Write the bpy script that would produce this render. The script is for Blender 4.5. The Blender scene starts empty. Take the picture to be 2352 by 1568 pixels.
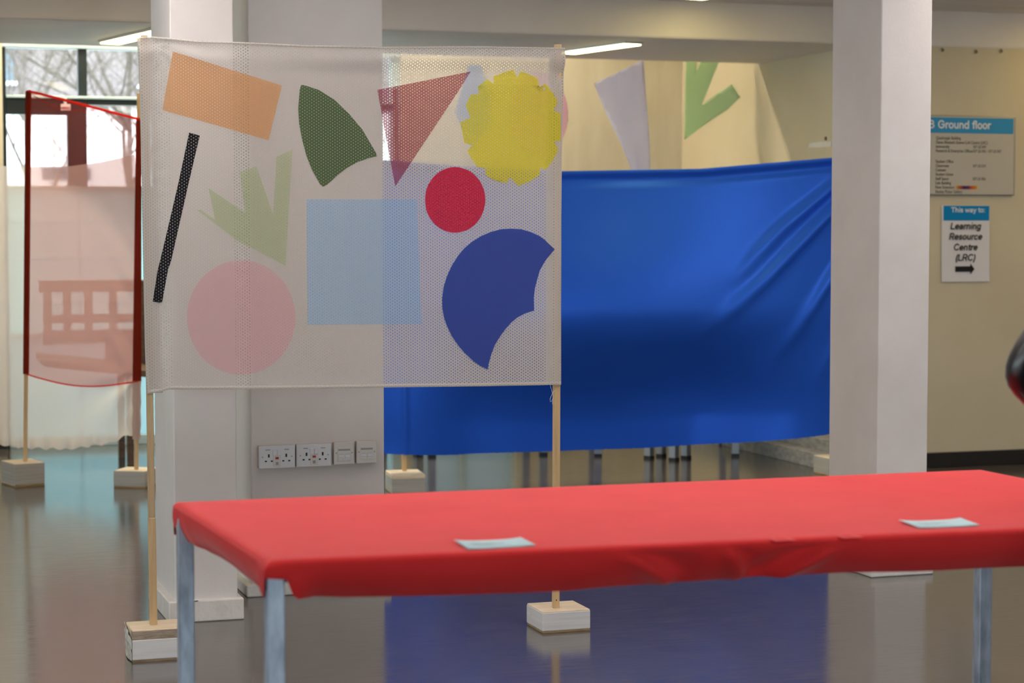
import bpy, bmesh, math, random
from mathutils import Vector, Matrix, noise

random.seed(7)
D = bpy.data
SC = bpy.context.scene
COL = SC.collection
rad = math.radians

# ------------------------------------------------------------------ camera
cam_data = D.cameras.new('camera')
cam = D.objects.new('camera', cam_data)
COL.objects.link(cam)
cam.location = (0.0, 0.0, 1.35)
cam.rotation_euler = (rad(90 - 3.276), 0.0, rad(-18.2))
cam_data.sensor_width = 36.0
cam_data.lens = 36.0 * 4700.0 / 2352.0
cam_data.clip_start = 0.1
cam_data.clip_end = 300
cam_data.dof.use_dof = True
cam_data.dof.focus_distance = 6.55
cam_data.dof.aperture_fstop = 4.5
SC.camera = cam

# ------------------------------------------------------------------ world (overcast sky)
world = D.worlds.new('sky')
SC.world = world
world.use_nodes = True
bgn = world.node_tree.nodes['Background']
bgn.inputs[0].default_value = (0.92, 0.96, 1.0, 1)
bgn.inputs[1].default_value = 4.5

# ------------------------------------------------------------------ exposure and lamp levels
SC.view_settings.view_transform = 'Standard'
SC.view_settings.look = 'None'
SC.view_settings.gamma = 1.0
SC.view_settings.use_curve_mapping = False
SC.view_settings.exposure = 0.58
LAMP_NEUTRAL = ((1.0, 0.905, 0.85), 23.5)      # colour and strength of the unseen hall tubes, mostly added for their light
LAMP_WARM = ((1.0, 0.82, 0.30), 11.5)         # tubes beside the beam
LAMP_AMBER = ((1.0, 0.72, 0.22), 10.5)        # tube at the right end of the beam
LAMP_BACK = ((1.0, 0.87, 0.62), 64.0)         # tubes behind the beam
SC.cycles.transparent_max_bounces = 24
SC.cycles.max_bounces = 10
SC.cycles.diffuse_bounces = 5
SC.cycles.sample_clamp_indirect = 6.0

def window_portal(loc, rot, sx, sy):
    l = D.lights.new('window_portal', 'AREA'); l.shape = 'RECTANGLE'; l.size = sx; l.size_y = sy
    l.cycles.is_portal = True                 # gives no light of its own: guides the sampling of the sky through the openings
    o = D.objects.new('window_portal', l); COL.objects.link(o); o.location = loc; o.rotation_euler = rot
# the sky enters by the windows of the left wall, the wall behind the camera and the back wall
window_portal((-9.22, 7.5, 1.6), (rad(90), 0, rad(-90)), 9.0, 1.5)
window_portal((0.0, -4.22, 1.55), (rad(90), 0, 0), 3.6, 1.5)
window_portal((4.0, -4.22, 1.55), (rad(90), 0, 0), 3.6, 1.5)
window_portal((2.55, 12.9, 1.25), (rad(-90), 0, 0), 3.3, 2.4)

# ------------------------------------------------------------------ helpers
class MB:
    """collects shapes, then links them as one mesh object"""
    def __init__(s): s.v = []; s.f = []
    def add(s, vs, fs):
        n = len(s.v); s.v += [tuple(map(float, p)) for p in vs]; s.f += [tuple(i + n for i in f) for f in fs]; return s
    def box(s, x0, y0, z0, x1, y1, z1, rot=0.0, c=None):
        vs = [(x, y, z) for z in (z0, z1) for y in (y0, y1) for x in (x0, x1)]
        if rot:
            cx, cy = c if c else ((x0 + x1) / 2, (y0 + y1) / 2)
            ca, sa = math.cos(rot), math.sin(rot)
            vs = [(cx + (x - cx) * ca - (y - cy) * sa, cy + (x - cx) * sa + (y - cy) * ca, z) for x, y, z in vs]
        return s.add(vs, [(0, 2, 3, 1), (4, 5, 7, 6), (0, 1, 5, 4), (1, 3, 7, 5), (3, 2, 6, 7), (2, 0, 4, 6)])
    def tube(s, pts, r, n=8, close=True):
        pts = [Vector(p) for p in pts]; rs = r if isinstance(r, (list, tuple)) else [r] * len(pts)
        vs = []; fs = []; a = None
        for i, p in enumerate(pts):
            d = (pts[min(i + 1, len(pts) - 1)] - pts[max(i - 1, 0)]).normalized()
            if a is None: a = d.orthogonal().normalized()
            a = (a - d * a.dot(d)); a = a.normalized() if a.length > 1e-6 else d.orthogonal().normalized()
            b = d.cross(a)
            vs += [p + (a * math.cos(2 * math.pi * k / n) + b * math.sin(2 * math.pi * k / n)) * rs[i] for k in range(n)]
        for i in range(len(pts) - 1):
            fs += [(i * n + k, i * n + (k + 1) % n, (i + 1) * n + (k + 1) % n, (i + 1) * n + k) for k in range(n)]
        if close: fs += [tuple(range(n - 1, -1, -1)), tuple(range((len(pts) - 1) * n, len(pts) * n))]
        return s.add(vs, fs)
    def prism(s, poly, y0, y1):
        """polygon in x,z given a thickness along y"""
        n = len(poly)
        vs = [(x, y0, z) for x, z in poly] + [(x, y1, z) for x, z in poly]
        fs = [tuple(range(n)), tuple(range(2 * n - 1, n - 1, -1))] + [(i, i + n, (i + 1) % n + n, (i + 1) % n) for i in range(n)]
        return s.add(vs, fs)
    def grid(s, fn, nu, nv):
        vs = [fn(i / nu, j / nv) for j in range(nv + 1) for i in range(nu + 1)]
        w = nu + 1
        return s.add(vs, [(j * w + i, j * w + i + 1, (j + 1) * w + i + 1, (j + 1) * w + i) for j in range(nv) for i in range(nu)])
    def build(s, name, m, parent=None, smooth=False, bevel=0.0, solid=0.0, seg=2):
        me = D.meshes.new(name)
        o = D.objects.new(name, me); COL.objects.link(o)
        off = Vector((0, 0, 0)); p = parent
        while p is not None: off += p.location; p = p.parent
        me.from_pydata([tuple(Vector(v) - off) for v in s.v], [], s.f)
        bm = bmesh.new(); bm.from_mesh(me); bmesh.ops.recalc_face_normals(bm, faces=bm.faces); bm.to_mesh(me); bm.free()
        for q in (m if isinstance(m, (list, tuple)) else [m]): me.materials.append(q)
        if smooth:
            for q in me.polygons: q.use_smooth = True
        if bevel:
            b = o.modifiers.new('edge', 'BEVEL'); b.width = bevel; b.segments = seg; b.limit_method = 'ANGLE'
        if solid:
            b = o.modifiers.new('thickness', 'SOLIDIFY'); b.thickness = solid; b.offset = 0
        if parent is not None: o.parent = parent
        return o

def tag(o, label=None, cat=None, group=None, kind=None):
    if label: o['label'] = label
    if cat: o['category'] = cat
    if group: o['group'] = group
    if kind: o['kind'] = kind
    return o
def thing(name, loc, label=None, cat=None, group=None, kind=None):
    o = D.objects.new(name, None); COL.objects.link(o); o.location = loc; o.empty_display_size = 0.1
    return tag(o, label, cat, group, kind)
def copy_thing(o, delta, label=None, parent=None):
    c = o.copy(); COL.objects.link(c)
    if parent is None: c.location = o.location + Vector(delta)
    else: c.parent = parent
    if label: c['label'] = label
    for ch in [q for q in D.objects if q.parent == o]: copy_thing(ch, (0, 0, 0), None, c)
    return c
def lerp_table(t, x):
    if x <= t[0][0]: return t[0][1]
    for (a, fa), (b, fb) in zip(t, t[1:]):
        if x <= b: return fa + (fb - fa) * (x - a) / (b - a)
    return t[-1][1]
def smooth_step(a, b, x):
    t = min(1.0, max(0.0, (x - a) / (b - a))); return t * t * (3 - 2 * t)

# ------------------------------------------------------------------ materials
def new_mat(name):
    m = D.materials.new(name); m.use_nodes = True
    nt = m.node_tree; nt.nodes.clear()
    out = nt.nodes.new('ShaderNodeOutputMaterial')
    return m, nt, out
def node(nt, t, **kw):
    n = nt.nodes.new(t)
    for k, v in kw.items(): setattr(n, k, v)
    return n
def math_node(nt, op, a, b=None, c=None):
    n = nt.nodes.new('ShaderNodeMath'); n.operation = op
    for i, q in enumerate((a, b, c)):
        if q is None: continue
        if isinstance(q, (int, float)): n.inputs[i].default_value = q
        else: nt.links.new(q, n.inputs[i])
    return n.outputs[0]
def c4(c): return (c[0], c[1], c[2], 1.0)
def coords(nt, scale=(1, 1, 1), rot=(0, 0, 0)):
    tc = node(nt, 'ShaderNodeTexCoord'); mp = node(nt, 'ShaderNodeMapping')
    mp.inputs['Scale'].default_value = scale; mp.inputs['Rotation'].default_value = rot
    nt.links.new(tc.outputs['Object'], mp.inputs[0]); return mp.outputs[0]
def noise_tex(nt, vec, scale, detail=4, rough=0.55):
    n = node(nt, 'ShaderNodeTexNoise'); n.inputs['Scale'].default_value = scale
    n.inputs['Detail'].default_value = detail; n.inputs['Roughness'].default_value = rough
    nt.links.new(vec, n.inputs['Vector']); return n.outputs[0]
def ramp(nt, fac, stops):
    r = node(nt, 'ShaderNodeValToRGB'); e = r.color_ramp.elements
    while len(e) < len(stops): e.new(0.5)
    for q, (p, c) in zip(e, stops): q.position = p; q.color = c4(c)
    nt.links.new(fac, r.inputs[0]); return r.outputs[0]
def principled(nt, out, rough=0.5, spec=0.5, metal=0.0):
    b = node(nt, 'ShaderNodeBsdfPrincipled')
    b.inputs['Roughness'].default_value = rough; b.inputs['Specular IOR Level'].default_value = spec
    b.inputs['Metallic'].default_value = metal
    nt.links.new(b.outputs[0], out.inputs[0]); return b
def bump(nt, b, h, strength=0.2, dist=0.01):
    n = node(nt, 'ShaderNodeBump'); n.inputs['Strength'].default_value = strength; n.inputs['Distance'].default_value = dist
    nt.links.new(h, n.inputs['Height']); nt.links.new(n.outputs[0], b.inputs['Normal'])
def mottled(name, c1, c2, rough=0.5, spec=0.4, scale=6.0, stretch=(1, 1, 1), lo=0.35, hi=0.65, bmp=0.0, bscale=60, metal=0.0, bdist=0.004):
    m, nt, out = new_mat(name); b = principled(nt, out, rough, spec, metal)
    v = coords(nt, stretch)
    nt.links.new(ramp(nt, noise_tex(nt, v, scale), [(lo, c1), (hi, c2)]), b.inputs['Base Color'])
    if bmp: bump(nt, b, noise_tex(nt, v, bscale, 3), bmp, bdist)
    return m
def plain(name, c, rough=0.5, spec=0.4, metal=0.0):
    m, nt, out = new_mat(name); b = principled(nt, out, rough, spec, metal); b.inputs['Base Color'].default_value = c4(c); return m
def emitter(name, c, s):
    m, nt, out = new_mat(name); e = node(nt, 'ShaderNodeEmission')
    e.inputs[0].default_value = c4(c); e.inputs[1].default_value = s; nt.links.new(e.outputs[0], out.inputs[0]); return m
def fabric(name, col, transp, tint, transl=0.35, holes=0.0, sheen_spec=0.0, rough=0.5, weave=0.0, creases=False):
    """woven cloth that lets part of the light straight through, with an optional perforated mesh pattern"""
    m, nt, out = new_mat(name)
    d = node(nt, 'ShaderNodeBsdfDiffuse'); t = node(nt, 'ShaderNodeBsdfTranslucent')
    d.inputs[0].default_value = c4(col); t.inputs[0].default_value = c4(col)
    mix = node(nt, 'ShaderNodeMixShader'); mix.inputs[0].default_value = transl
    nt.links.new(d.outputs[0], mix.inputs[1]); nt.links.new(t.outputs[0], mix.inputs[2])
    body = mix.outputs[0]
    if sheen_spec:
        g = node(nt, 'ShaderNodeBsdfGlossy'); g.inputs['Roughness'].default_value = rough
        g.inputs[0].default_value = c4([min(1, q * 1.6 + 0.02) for q in col])
        mg = node(nt, 'ShaderNodeMixShader'); mg.inputs[0].default_value = sheen_spec
        nt.links.new(body, mg.inputs[1]); nt.links.new(g.outputs[0], mg.inputs[2]); body = mg.outputs[0]
    tr = node(nt, 'ShaderNodeBsdfTransparent'); tr.inputs[0].default_value = c4(tint)
    mt = node(nt, 'ShaderNodeMixShader'); mt.inputs[0].default_value = transp
    nt.links.new(body, mt.inputs[1]); nt.links.new(tr.outputs[0], mt.inputs[2])
    res = mt.outputs[0]
    if holes:
        tc = node(nt, 'ShaderNodeTexCoord'); sp = node(nt, 'ShaderNodeSeparateXYZ'); nt.links.new(tc.outputs['Object'], sp.inputs[0])
        def dist(ox, oz):
            a = math_node(nt, 'SUBTRACT', math_node(nt, 'FRACT', math_node(nt, 'MULTIPLY_ADD', sp.outputs[0], 1 / 0.0150, ox)), 0.5)
            b = math_node(nt, 'SUBTRACT', math_node(nt, 'FRACT', math_node(nt, 'MULTIPLY_ADD', sp.outputs[2], 1 / 0.0096, oz)), 0.5)
            a = math_node(nt, 'MULTIPLY', a, 0.0150); b = math_node(nt, 'MULTIPLY', b, 0.0096)
            return math_node(nt, 'ADD', math_node(nt, 'MULTIPLY', a, a), math_node(nt, 'MULTIPLY', b, b))
        h = math_node(nt, 'LESS_THAN', math_node(nt, 'MINIMUM', dist(100, 100), dist(100.5, 100.5)), 0.00155 ** 2)
        hole = node(nt, 'ShaderNodeBsdfTransparent')
        mh = node(nt, 'ShaderNodeMixShader'); nt.links.new(math_node(nt, 'MULTIPLY', h, holes), mh.inputs[0])
        nt.links.new(res, mh.inputs[1]); nt.links.new(hole.outputs[0], mh.inputs[2]); res = mh.outputs[0]
    if weave:
        v = coords(nt, (1, 1, 1)); bn = node(nt, 'ShaderNodeBump'); bn.inputs['Strength'].default_value = weave; bn.inputs['Distance'].default_value = 0.01
        nt.links.new(noise_tex(nt, v, 9, 3), bn.inputs['Height'])
        nt.links.new(bn.outputs[0], d.inputs['Normal']); nt.links.new(bn.outputs[0], t.inputs['Normal'])
    nt.links.new(res, out.inputs[0])
    return m

M = {}
M['paint'] = mottled('white_paint', (0.72, 0.68, 0.665), (0.78, 0.745, 0.73), 0.55, 0.3, 3.0, bmp=0.12, bscale=90)
M['paint_old'] = mottled('chipped_white_paint', (0.70, 0.67, 0.63), (0.79, 0.765, 0.735), 0.5, 0.35, 14, bmp=0.35, bscale=50, bdist=0.006)
M['cream'] = mottled('cream_wall_paint', (0.60, 0.55, 0.42), (0.66, 0.61, 0.48), 0.6, 0.25, 2.5, stretch=(4, 4, 0.7), bmp=0.05)
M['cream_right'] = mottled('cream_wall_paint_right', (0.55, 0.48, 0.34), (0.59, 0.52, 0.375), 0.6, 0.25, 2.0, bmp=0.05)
M['ceil'] = mottled('ceiling_plaster', (0.72, 0.68, 0.645), (0.80, 0.755, 0.72), 0.7, 0.2, 1.6, stretch=(0.6, 4, 1))
M['beam'] = mottled('beam_paint', (0.66, 0.61, 0.56), (0.72, 0.665, 0.61), 0.65, 0.2, 2.0)
M['skirt'] = plain('dark_skirting', (0.012, 0.010, 0.009), 0.35, 0.4)
M['trunk'] = mottled('grey_skirting', (0.27, 0.27, 0.26), (0.42, 0.42, 0.40), 0.5, 0.3, 9, stretch=(1, 2, 4))
M['frame'] = plain('dark_window_frame', (0.008, 0.017, 0.020), 0.4, 0.4)
M['frame_pale'] = plain('pale_frame_edge', (0.50, 0.66, 0.70), 0.4, 0.4)
M['pine'] = mottled('pine', (0.56, 0.38, 0.19), (0.66, 0.47, 0.26), 0.5, 0.35, 7, stretch=(9, 9, 0.7), bmp=0.1)
M['pine_end'] = mottled('sawn_pine', (0.68, 0.55, 0.38), (0.78, 0.66, 0.50), 0.6, 0.3, 9, stretch=(1, 8, 8), bmp=0.15)
M['pine_rough'] = mottled('rough_pine_side', (0.28, 0.22, 0.17), (0.46, 0.38, 0.29), 0.7, 0.2, 14, stretch=(2, 2, 10), bmp=0.3)
M['ply'] = mottled('plywood_edge', (0.22, 0.15, 0.08), (0.36, 0.26, 0.14), 0.6, 0.3, 20, stretch=(1, 1, 8))
M['tape_far'] = mottled('shaded_tape', (0.36, 0.345, 0.31), (0.44, 0.425, 0.39), 0.4, 0.4, 5, stretch=(0.5, 0.5, 14))  # the white tape darkened: backlit shade of the far blocks put into the colour
M['hook'] = plain('tarnished_hook', (0.22, 0.18, 0.11), 0.5)
M['pine_dark'] = mottled('darker_pine', (0.44, 0.31, 0.17), (0.54, 0.39, 0.23), 0.5, 0.35, 7, stretch=(9, 9, 0.7), bmp=0.1)
M['tape'] = mottled('white_tape', (0.62, 0.615, 0.62), (0.74, 0.735, 0.74), 0.35, 0.5, 5, stretch=(0.5, 0.5, 14))
M['clear_tape'] = mottled('shiny_clear_tape', (0.58, 0.60, 0.56), (0.72, 0.73, 0.70), 0.12, 0.7, 10, bmp=0.8, bscale=14, bdist=0.02)
M['steel'] = mottled('galvanised_steel', (0.25, 0.29, 0.37), (0.52, 0.58, 0.71), 0.42, 0.5, 7, stretch=(5, 5, 1.6), metal=0.35, lo=0.3, hi=0.7, bmp=0.05)
M['steel_far'] = plain('dull_steel', (0.30, 0.32, 0.34), 0.4, 0.5, 0.6)
M['black_foot'] = plain('black_plastic', (0.01, 0.01, 0.01), 0.4)
M['red_cloth'] = mottled('red_cloth', (0.70, 0.030, 0.032), (0.75, 0.037, 0.039), 0.85, 0.05, 5, bmp=0.06, bscale=350, bdist=0.002)
for nd_ in M['red_cloth'].node_tree.nodes:
    if nd_.type == 'BSDF_PRINCIPLED':
        nd_.inputs['Sheen Weight'].default_value = 0.27; nd_.inputs['Sheen Roughness'].default_value = 0.4; nd_.inputs['Sheen Tint'].default_value = (1.0, 0.8, 0.8, 1)
M['tabletop'] = plain('table_board', (0.45, 0.42, 0.38), 0.5)
M['card'] = plain('pale_blue_card', (0.52, 0.74, 0.80), 0.6, 0.2)
M['grey_ink'] = plain('grey_ink', (0.30, 0.42, 0.47), 0.6, 0.2)
M['plastic'] = plain('white_plastic', (0.74, 0.75, 0.79), 0.25, 0.5)
M['plastic_ivory'] = plain('ivory_plastic', (0.70, 0.67, 0.64), 0.25, 0.5)
M['box_edge'] = plain('tan_plastic_box', (0.46, 0.38, 0.30), 0.4)
M['socket_hole'] = plain('socket_black', (0.008, 0.008, 0.008), 0.5)
M['neon_red'] = plain('red_indicator', (0.38, 0.02, 0.03), 0.3)
M['grey_mark'] = plain('grey_print', (0.35, 0.33, 0.33), 0.6)
M['screw'] = plain('screw_metal', (0.30, 0.30, 0.28), 0.3, 0.5, 0.8)
M['sign_white'] = plain('sign_panel', (0.47, 0.435, 0.375), 0.5, 0.3)
M['sign_blue'] = plain('sign_blue', (0.03, 0.26, 0.52), 0.5, 0.3)
M['paper'] = plain('paper', (0.66, 0.64, 0.66), 0.6, 0.2)
M['paper_blue'] = plain('paper_blue', (0.0, 0.20, 0.46), 0.6, 0.2)
M['ink'] = plain('black_ink', (0.012, 0.012, 0.012), 0.6, 0.2)
M['text_white'] = plain('white_lettering', (0.70, 0.70, 0.70), 0.6, 0.2)
M['text_brown'] = plain('dark_lettering', (0.13, 0.11, 0.09), 0.6, 0.2)
M['alu'] = plain('sign_edge', (0.30, 0.30, 0.28), 0.35, 0.5, 0.5)
M['banner'] = fabric('white_mesh_cloth', (0.68, 0.65, 0.615), 0.20, (1, 1, 1), 0.22, holes=0.85)
M['banner_hem'] = fabric('white_hem_cloth', (0.66, 0.62, 0.57), 0.12, (1, 1, 1), 0.2, holes=0.3)
def shape_mat(name, col, tint): return fabric(name, col, 0.30, tint, 0.3, holes=0.8)
SH = {
 'orange': shape_mat('orange_print', (0.80, 0.47, 0.25), (1.0, 0.72, 0.48)),
 'black': fabric('black_print', (0.02, 0.02, 0.025), 0.10, (0.3, 0.3, 0.32), 0.2, holes=0.8),
 'palegreen': shape_mat('pale_green_print', (0.60, 0.65, 0.46), (0.80, 0.88, 0.66)),
 'darkgreen': fabric('dark_green_print', (0.125, 0.185, 0.090), 0.14, (0.45, 0.6, 0.4), 0.25, holes=0.8),
 'maroon': fabric('maroon_print', (0.40, 0.075, 0.13), 0.55, (0.9, 0.62, 0.66), 0.3, holes=0.85),
 'yellow': shape_mat('yellow_print', (0.86, 0.77, 0.09), (1.0, 0.95, 0.30)),
 'red': fabric('red_print', (0.72, 0.045, 0.09), 0.12, (0.9, 0.2, 0.25), 0.25, holes=0.4),
 'blue': shape_mat('pale_blue_print', (0.53, 0.69, 0.90), (0.70, 0.86, 1.0)),
 'pink': shape_mat('pink_print', (0.85, 0.58, 0.61), (1.0, 0.84, 0.86)),
 'navy': fabric('navy_print', (0.062, 0.102, 0.43), 0.10, (0.35, 0.45, 0.9), 0.25, holes=0.25),
}
M['blue_satin'] = fabric('blue_satin', (0.022, 0.110, 0.64), 0.0, (0.1, 0.2, 0.8), 0.03, sheen_spec=0.17, rough=0.38)
M['organza'] = fabric('red_organza', (0.60, 0.07, 0.06), 0.74, (0.96, 0.80, 0.80), 0.4)
M['organza_hem'] = fabric('backlit_organza_hem', (0.85, 0.08, 0.06), 0.25, (1.0, 0.25, 0.2), 0.6)  # brighter than the cloth: the hem's backlit glow is put into the colour
M['organza_sleeve'] = fabric('red_organza_sleeve', (0.24, 0.035, 0.018), 0.30, (0.8, 0.25, 0.18), 0.3)
M['white_satin'] = fabric('white_satin', (0.82, 0.74, 0.71), 0.24, (1, 0.96, 0.94), 0.55, sheen_spec=0.05, rough=0.45)
M['white_sleeve'] = fabric('white_satin_sleeve', (0.70, 0.56, 0.52), 0.15, (1, 0.85, 0.8), 0.4)
M['lilac'] = fabric('lilac_paper', (0.78, 0.77, 0.90), 0.0, (1, 1, 1), 0.5, sheen_spec=0.06)
M['green_paper'] = fabric('green_paper', (0.70, 0.86, 0.60), 0.0, (1, 1, 1), 0.5)
M['pink_paper'] = fabric('pink_paper', (0.85, 0.62, 0.70), 0.0, (1, 1, 1), 0.5)
M['paleblue_paper'] = fabric('pale_blue_paper', (0.50, 0.66, 0.90), 0.0, (1, 1, 1), 0.5)
M['thread'] = plain('thread', (0.7, 0.7, 0.7))
M['bench'] = mottled('dark_wood_bench', (0.10, 0.06, 0.04), (0.16, 0.10, 0.06), 0.5, 0.4, 6, stretch=(1, 8, 8))
M['tube'] = emitter('neutral_tube', *LAMP_NEUTRAL)
M['tube_warm'] = emitter('warm_tube', *LAMP_WARM)
M['tube_amber'] = emitter('amber_tube', *LAMP_AMBER)
M['tube_back'] = emitter('back_tube', *LAMP_BACK)
M['lamp_case'] = plain('lamp_case', (0.6, 0.6, 0.58), 0.4)
M['turquoise'] = fabric('turquoise_glass', (0.43, 0.585, 0.58), 0.06, (0.6, 0.9, 0.9), 0.9)
M['frosted'] = fabric('frosted_glass', (0.27, 0.31, 0.31), 0.05, (0.8, 0.9, 0.9), 0.9)
M['frosted_low'] = fabric('frosted_glass_low', (0.36, 0.47, 0.48), 0.05, (0.7, 0.9, 0.9), 0.9)
M['low_wall'] = mottled('grey_low_panel', (0.34, 0.38, 0.40), (0.42, 0.46, 0.48), 0.5, 0.3, 3)
M['bark'] = mottled('bark', (0.10, 0.085, 0.075), (0.20, 0.17, 0.15), 0.9, 0.1, 20)
M['render'] = plain('white_render', (0.85, 0.85, 0.85), 0.8, 0.1)
M['dark_glass'] = plain('dark_window_glass', (0.10, 0.15, 0.20), 0.2, 0.5)
M['paving'] = mottled('paving', (0.42, 0.44, 0.44), (0.52, 0.54, 0.54), 0.8, 0.2, 3)
M['filler'] = mottled('wall_filler', (0.66, 0.63, 0.58), (0.72, 0.70, 0.66), 0.7, 0.2, 8)
M['jacket'] = plain('black_leather', (0.006, 0.006, 0.008), 0.28, 0.6)
M['trousers'] = plain('dark_trousers', (0.02, 0.022, 0.03), 0.8, 0.1)
M['skin'] = mottled('skin', (0.50, 0.30, 0.22), (0.55, 0.34, 0.25), 0.5, 0.3, 8)
M['hair'] = mottled('brown_hair', (0.03, 0.018, 0.01), (0.06, 0.035, 0.02), 0.5, 0.4, 20, stretch=(6, 6, 1))
M['eye'] = plain('eye', (0.5, 0.5, 0.5), 0.2)
M['shoe'] = plain('black_shoe', (0.012, 0.012, 0.012), 0.4)

def brick_mat():
    m, nt, out = new_mat('pale_brick'); b = principled(nt, out, 0.85, 0.1)
    t = node(nt, 'ShaderNodeTexBrick'); t.inputs['Scale'].default_value = 1.0
    t.inputs['Brick Width'].default_value = 0.20; t.inputs['Row Height'].default_value = 0.065; t.inputs['Mortar Size'].default_value = 0.009
    t.inputs['Color1'].default_value = (0.15, 0.115, 0.115, 1); t.inputs['Color2'].default_value = (0.21, 0.165, 0.17, 1); t.inputs['Mortar'].default_value = (0.27, 0.26, 0.26, 1)
    nt.links.new(coords(nt, (1, 1, 1), (rad(-90), 0, 0)), t.inputs['Vector']); nt.links.new(t.outputs[0], b.inputs['Base Color']); return m
M['brick'] = brick_mat()
def floor_mat():
    m, nt, out = new_mat('polished_vinyl'); b = principled(nt, out, 0.16, 0.5)
    v = coords(nt, (1, 1, 1))
    nt.links.new(ramp(nt, noise_tex(nt, v, 9, 6, 0.7), [(0.35, (0.080, 0.068, 0.062)), (0.68, (0.112, 0.096, 0.088))]), b.inputs['Base Color'])
    v2 = coords(nt, (1.2, 7, 1), (0, 0, rad(16)))
    n2 = noise_tex(nt, v2, 6, 5, 0.6)
    r = ramp(nt, n2, [(0.3, (0.10, 0.10, 0.10)), (0.75, (0.20, 0.20, 0.20))]); nt.links.new(r, b.inputs['Roughness'])
    v3 = coords(nt, (3, 22, 1), (0, 0, rad(16))); bump(nt, b, noise_tex(nt, v3, 7, 4, 0.6), 0.045, 0.004)
    b.inputs['IOR'].default_value = 1.72; b.inputs['Specular IOR Level'].default_value = 0.85
    return m
M['floor'] = floor_mat()
def glass_mat():
    m, nt, out = new_mat('window_glass'); tr = node(nt, 'ShaderNodeBsdfTransparent'); gl = node(nt, 'ShaderNodeBsdfGlossy')
    tr.inputs[0].default_value = (0.93, 0.98, 0.97, 1); gl.inputs['Roughness'].default_value = 0.02
    lw = node(nt, 'ShaderNodeFresnel'); lw.inputs[0].default_value = 1.2
    mx = node(nt, 'ShaderNodeMixShader'); nt.links.new(lw.outputs[0], mx.inputs[0]); nt.links.new(tr.outputs[0], mx.inputs[1]); nt.links.new(gl.outputs[0], mx.inputs[2])
    nt.links.new(mx.outputs[0], out.inputs[0]); return m
M['glass'] = glass_mat()

# ================================================================== the room
def struct(name, mb, m, parent=None, **kw):
    o = mb.build(name, m, parent, **kw)
    if parent is None: o['kind'] = 'structure'
    return o
ZC, ZB = 2.522, 2.325           # ceiling of the hall, underside of the beam
YB0, YB1, YW = 10.04, 11.43, 12.6
struct('floor', MB().box(-9.2, -4.2, -0.12, 9.2, 12.7, 0.0), M['floor'])
struct('ceiling', MB().box(-9.2, -4.2, ZC, 9.2, YB0 + 0.01, ZC + 0.12), M['ceil'])
struct('beam', MB().box(-9.2, YB0, ZB, 9.2, YB1, 3.4), M['beam'], bevel=0.012)
wsu = MB().box(5.33, YB1 - 0.1, ZB + 0.015, 9.2, 12.85, 3.4); struct('wall_side', wsu, M['cream_right'])
struct('ceiling_back', MB().box(-9.2, YB1 - 0.02, 3.3, 9.2, 12.9, 3.42), M['ceil'])
wb = MB(); wb.box(3.40, YW, 1.5, 5.4, YW + 0.2, 3.4); wb.box(3.40, YW, -0.1, 3.47, YW + 0.2, 1.5); wb.box(4.17, YW, -0.1, 5.4, YW + 0.2, 1.5); wb.box(-9.2, YW, -0.1, 0.945, YW + 0.2, 3.4); wb.box(0.945, YW, 2.46, 3.40, YW + 0.2, 3.4)
struct('wall_back', wb, M['cream'])
struct('wall_side', MB().box(5.33, YB0 + 0.004, -0.1, 9.2, 12.85, ZB + 0.015), [M['cream_right']])
wl = MB(); wl.box(-9.2, -4.2, -0.1, -9.0, 12.8, 0.85); wl.box(-9.2, -4.2, 2.35, -9.0, 12.8, 3.4); wl.box(-9.2, -4.2, 0.85, -9.0, 3.0, 2.35); wl.box(-9.2, 12.0, 0.85, -9.0, 12.8, 2.35)
struct('wall_left', wl, M['paint'])
struct('wall_right', MB().box(9.0, -4.2, -0.1, 9.2, 10.1, 3.4), M['paint'])
wf = MB(); wf.box(-9.2, -4.2, -0.1, 9.2, -4.0, 0.8); wf.box(-9.2, -4.2, 2.3, 9.2, -4.0, 3.4)
for x0, x1 in ((-9.2, -1.8), (1.8, 2.2), (5.8, 9.2)): wf.box(x0, -4.2, 0.8, x1, -4.0, 2.3)
struct('wall_front', wf, M['paint'])
struct('baseboard_right', MB().box(5.34, YB0 - 0.018, 0.0, 9.0, YB0 + 0.005, 0.082), M['skirt'], bevel=0.004)
struct('baseboard_back', MB().box(-9.0, YW - 0.015, 0.0, 0.943, YW + 0.01, 0.06), M['skirt'])
tr = MB(); tr.box(5.12, YB0 + 0.01, 0.0, 5.335, YW, 0.083); tr.box(5.215, YB0 + 0.01, 0.083, 5.335, YW, 0.150)
struct('trim_1', tr, M['trunk'], bevel=0.003)
struct('trim_2', MB().box(4.17, YW - 0.02, 0.0, 5.11, YW + 0.01, 0.08), M['trunk'])

def pillar(name, x0, x1, y0, y1, px0, px1, py0, py1, ph, label):
    o = MB().box(x0, y0, 0.0, x1, y1, ZC + 0.01).build(name, M['paint'], None, bevel=0.005, seg=2)
    tag(o, label, 'pillar', kind='structure')
    p = MB().box(px0, py0, 0.0, px1, py1, ph).build('plinth', M['paint_old'], o, bevel=0.006, seg=3)
    return o
P1 = pillar('pillar', 1.064, 1.279, 6.90, 7.33, 1.04, 1.297, 6.88, 7.36, 0.075, 'slim white square pillar directly behind the patterned white cloth')
P2 = pillar('pillar', 1.405, 1.903, 7.30, 7.85, 1.383, 1.925, 7.28, 7.87, 0.045, 'wide white pillar carrying the row of electrical sockets')
P3 = pillar('pillar', 3.763, 3.980, 6.97, 7.372, 3.730, 4.001, 6.948, 7.395, 0.03, 'slim white pillar standing alone in front of the blue sheet')
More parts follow.
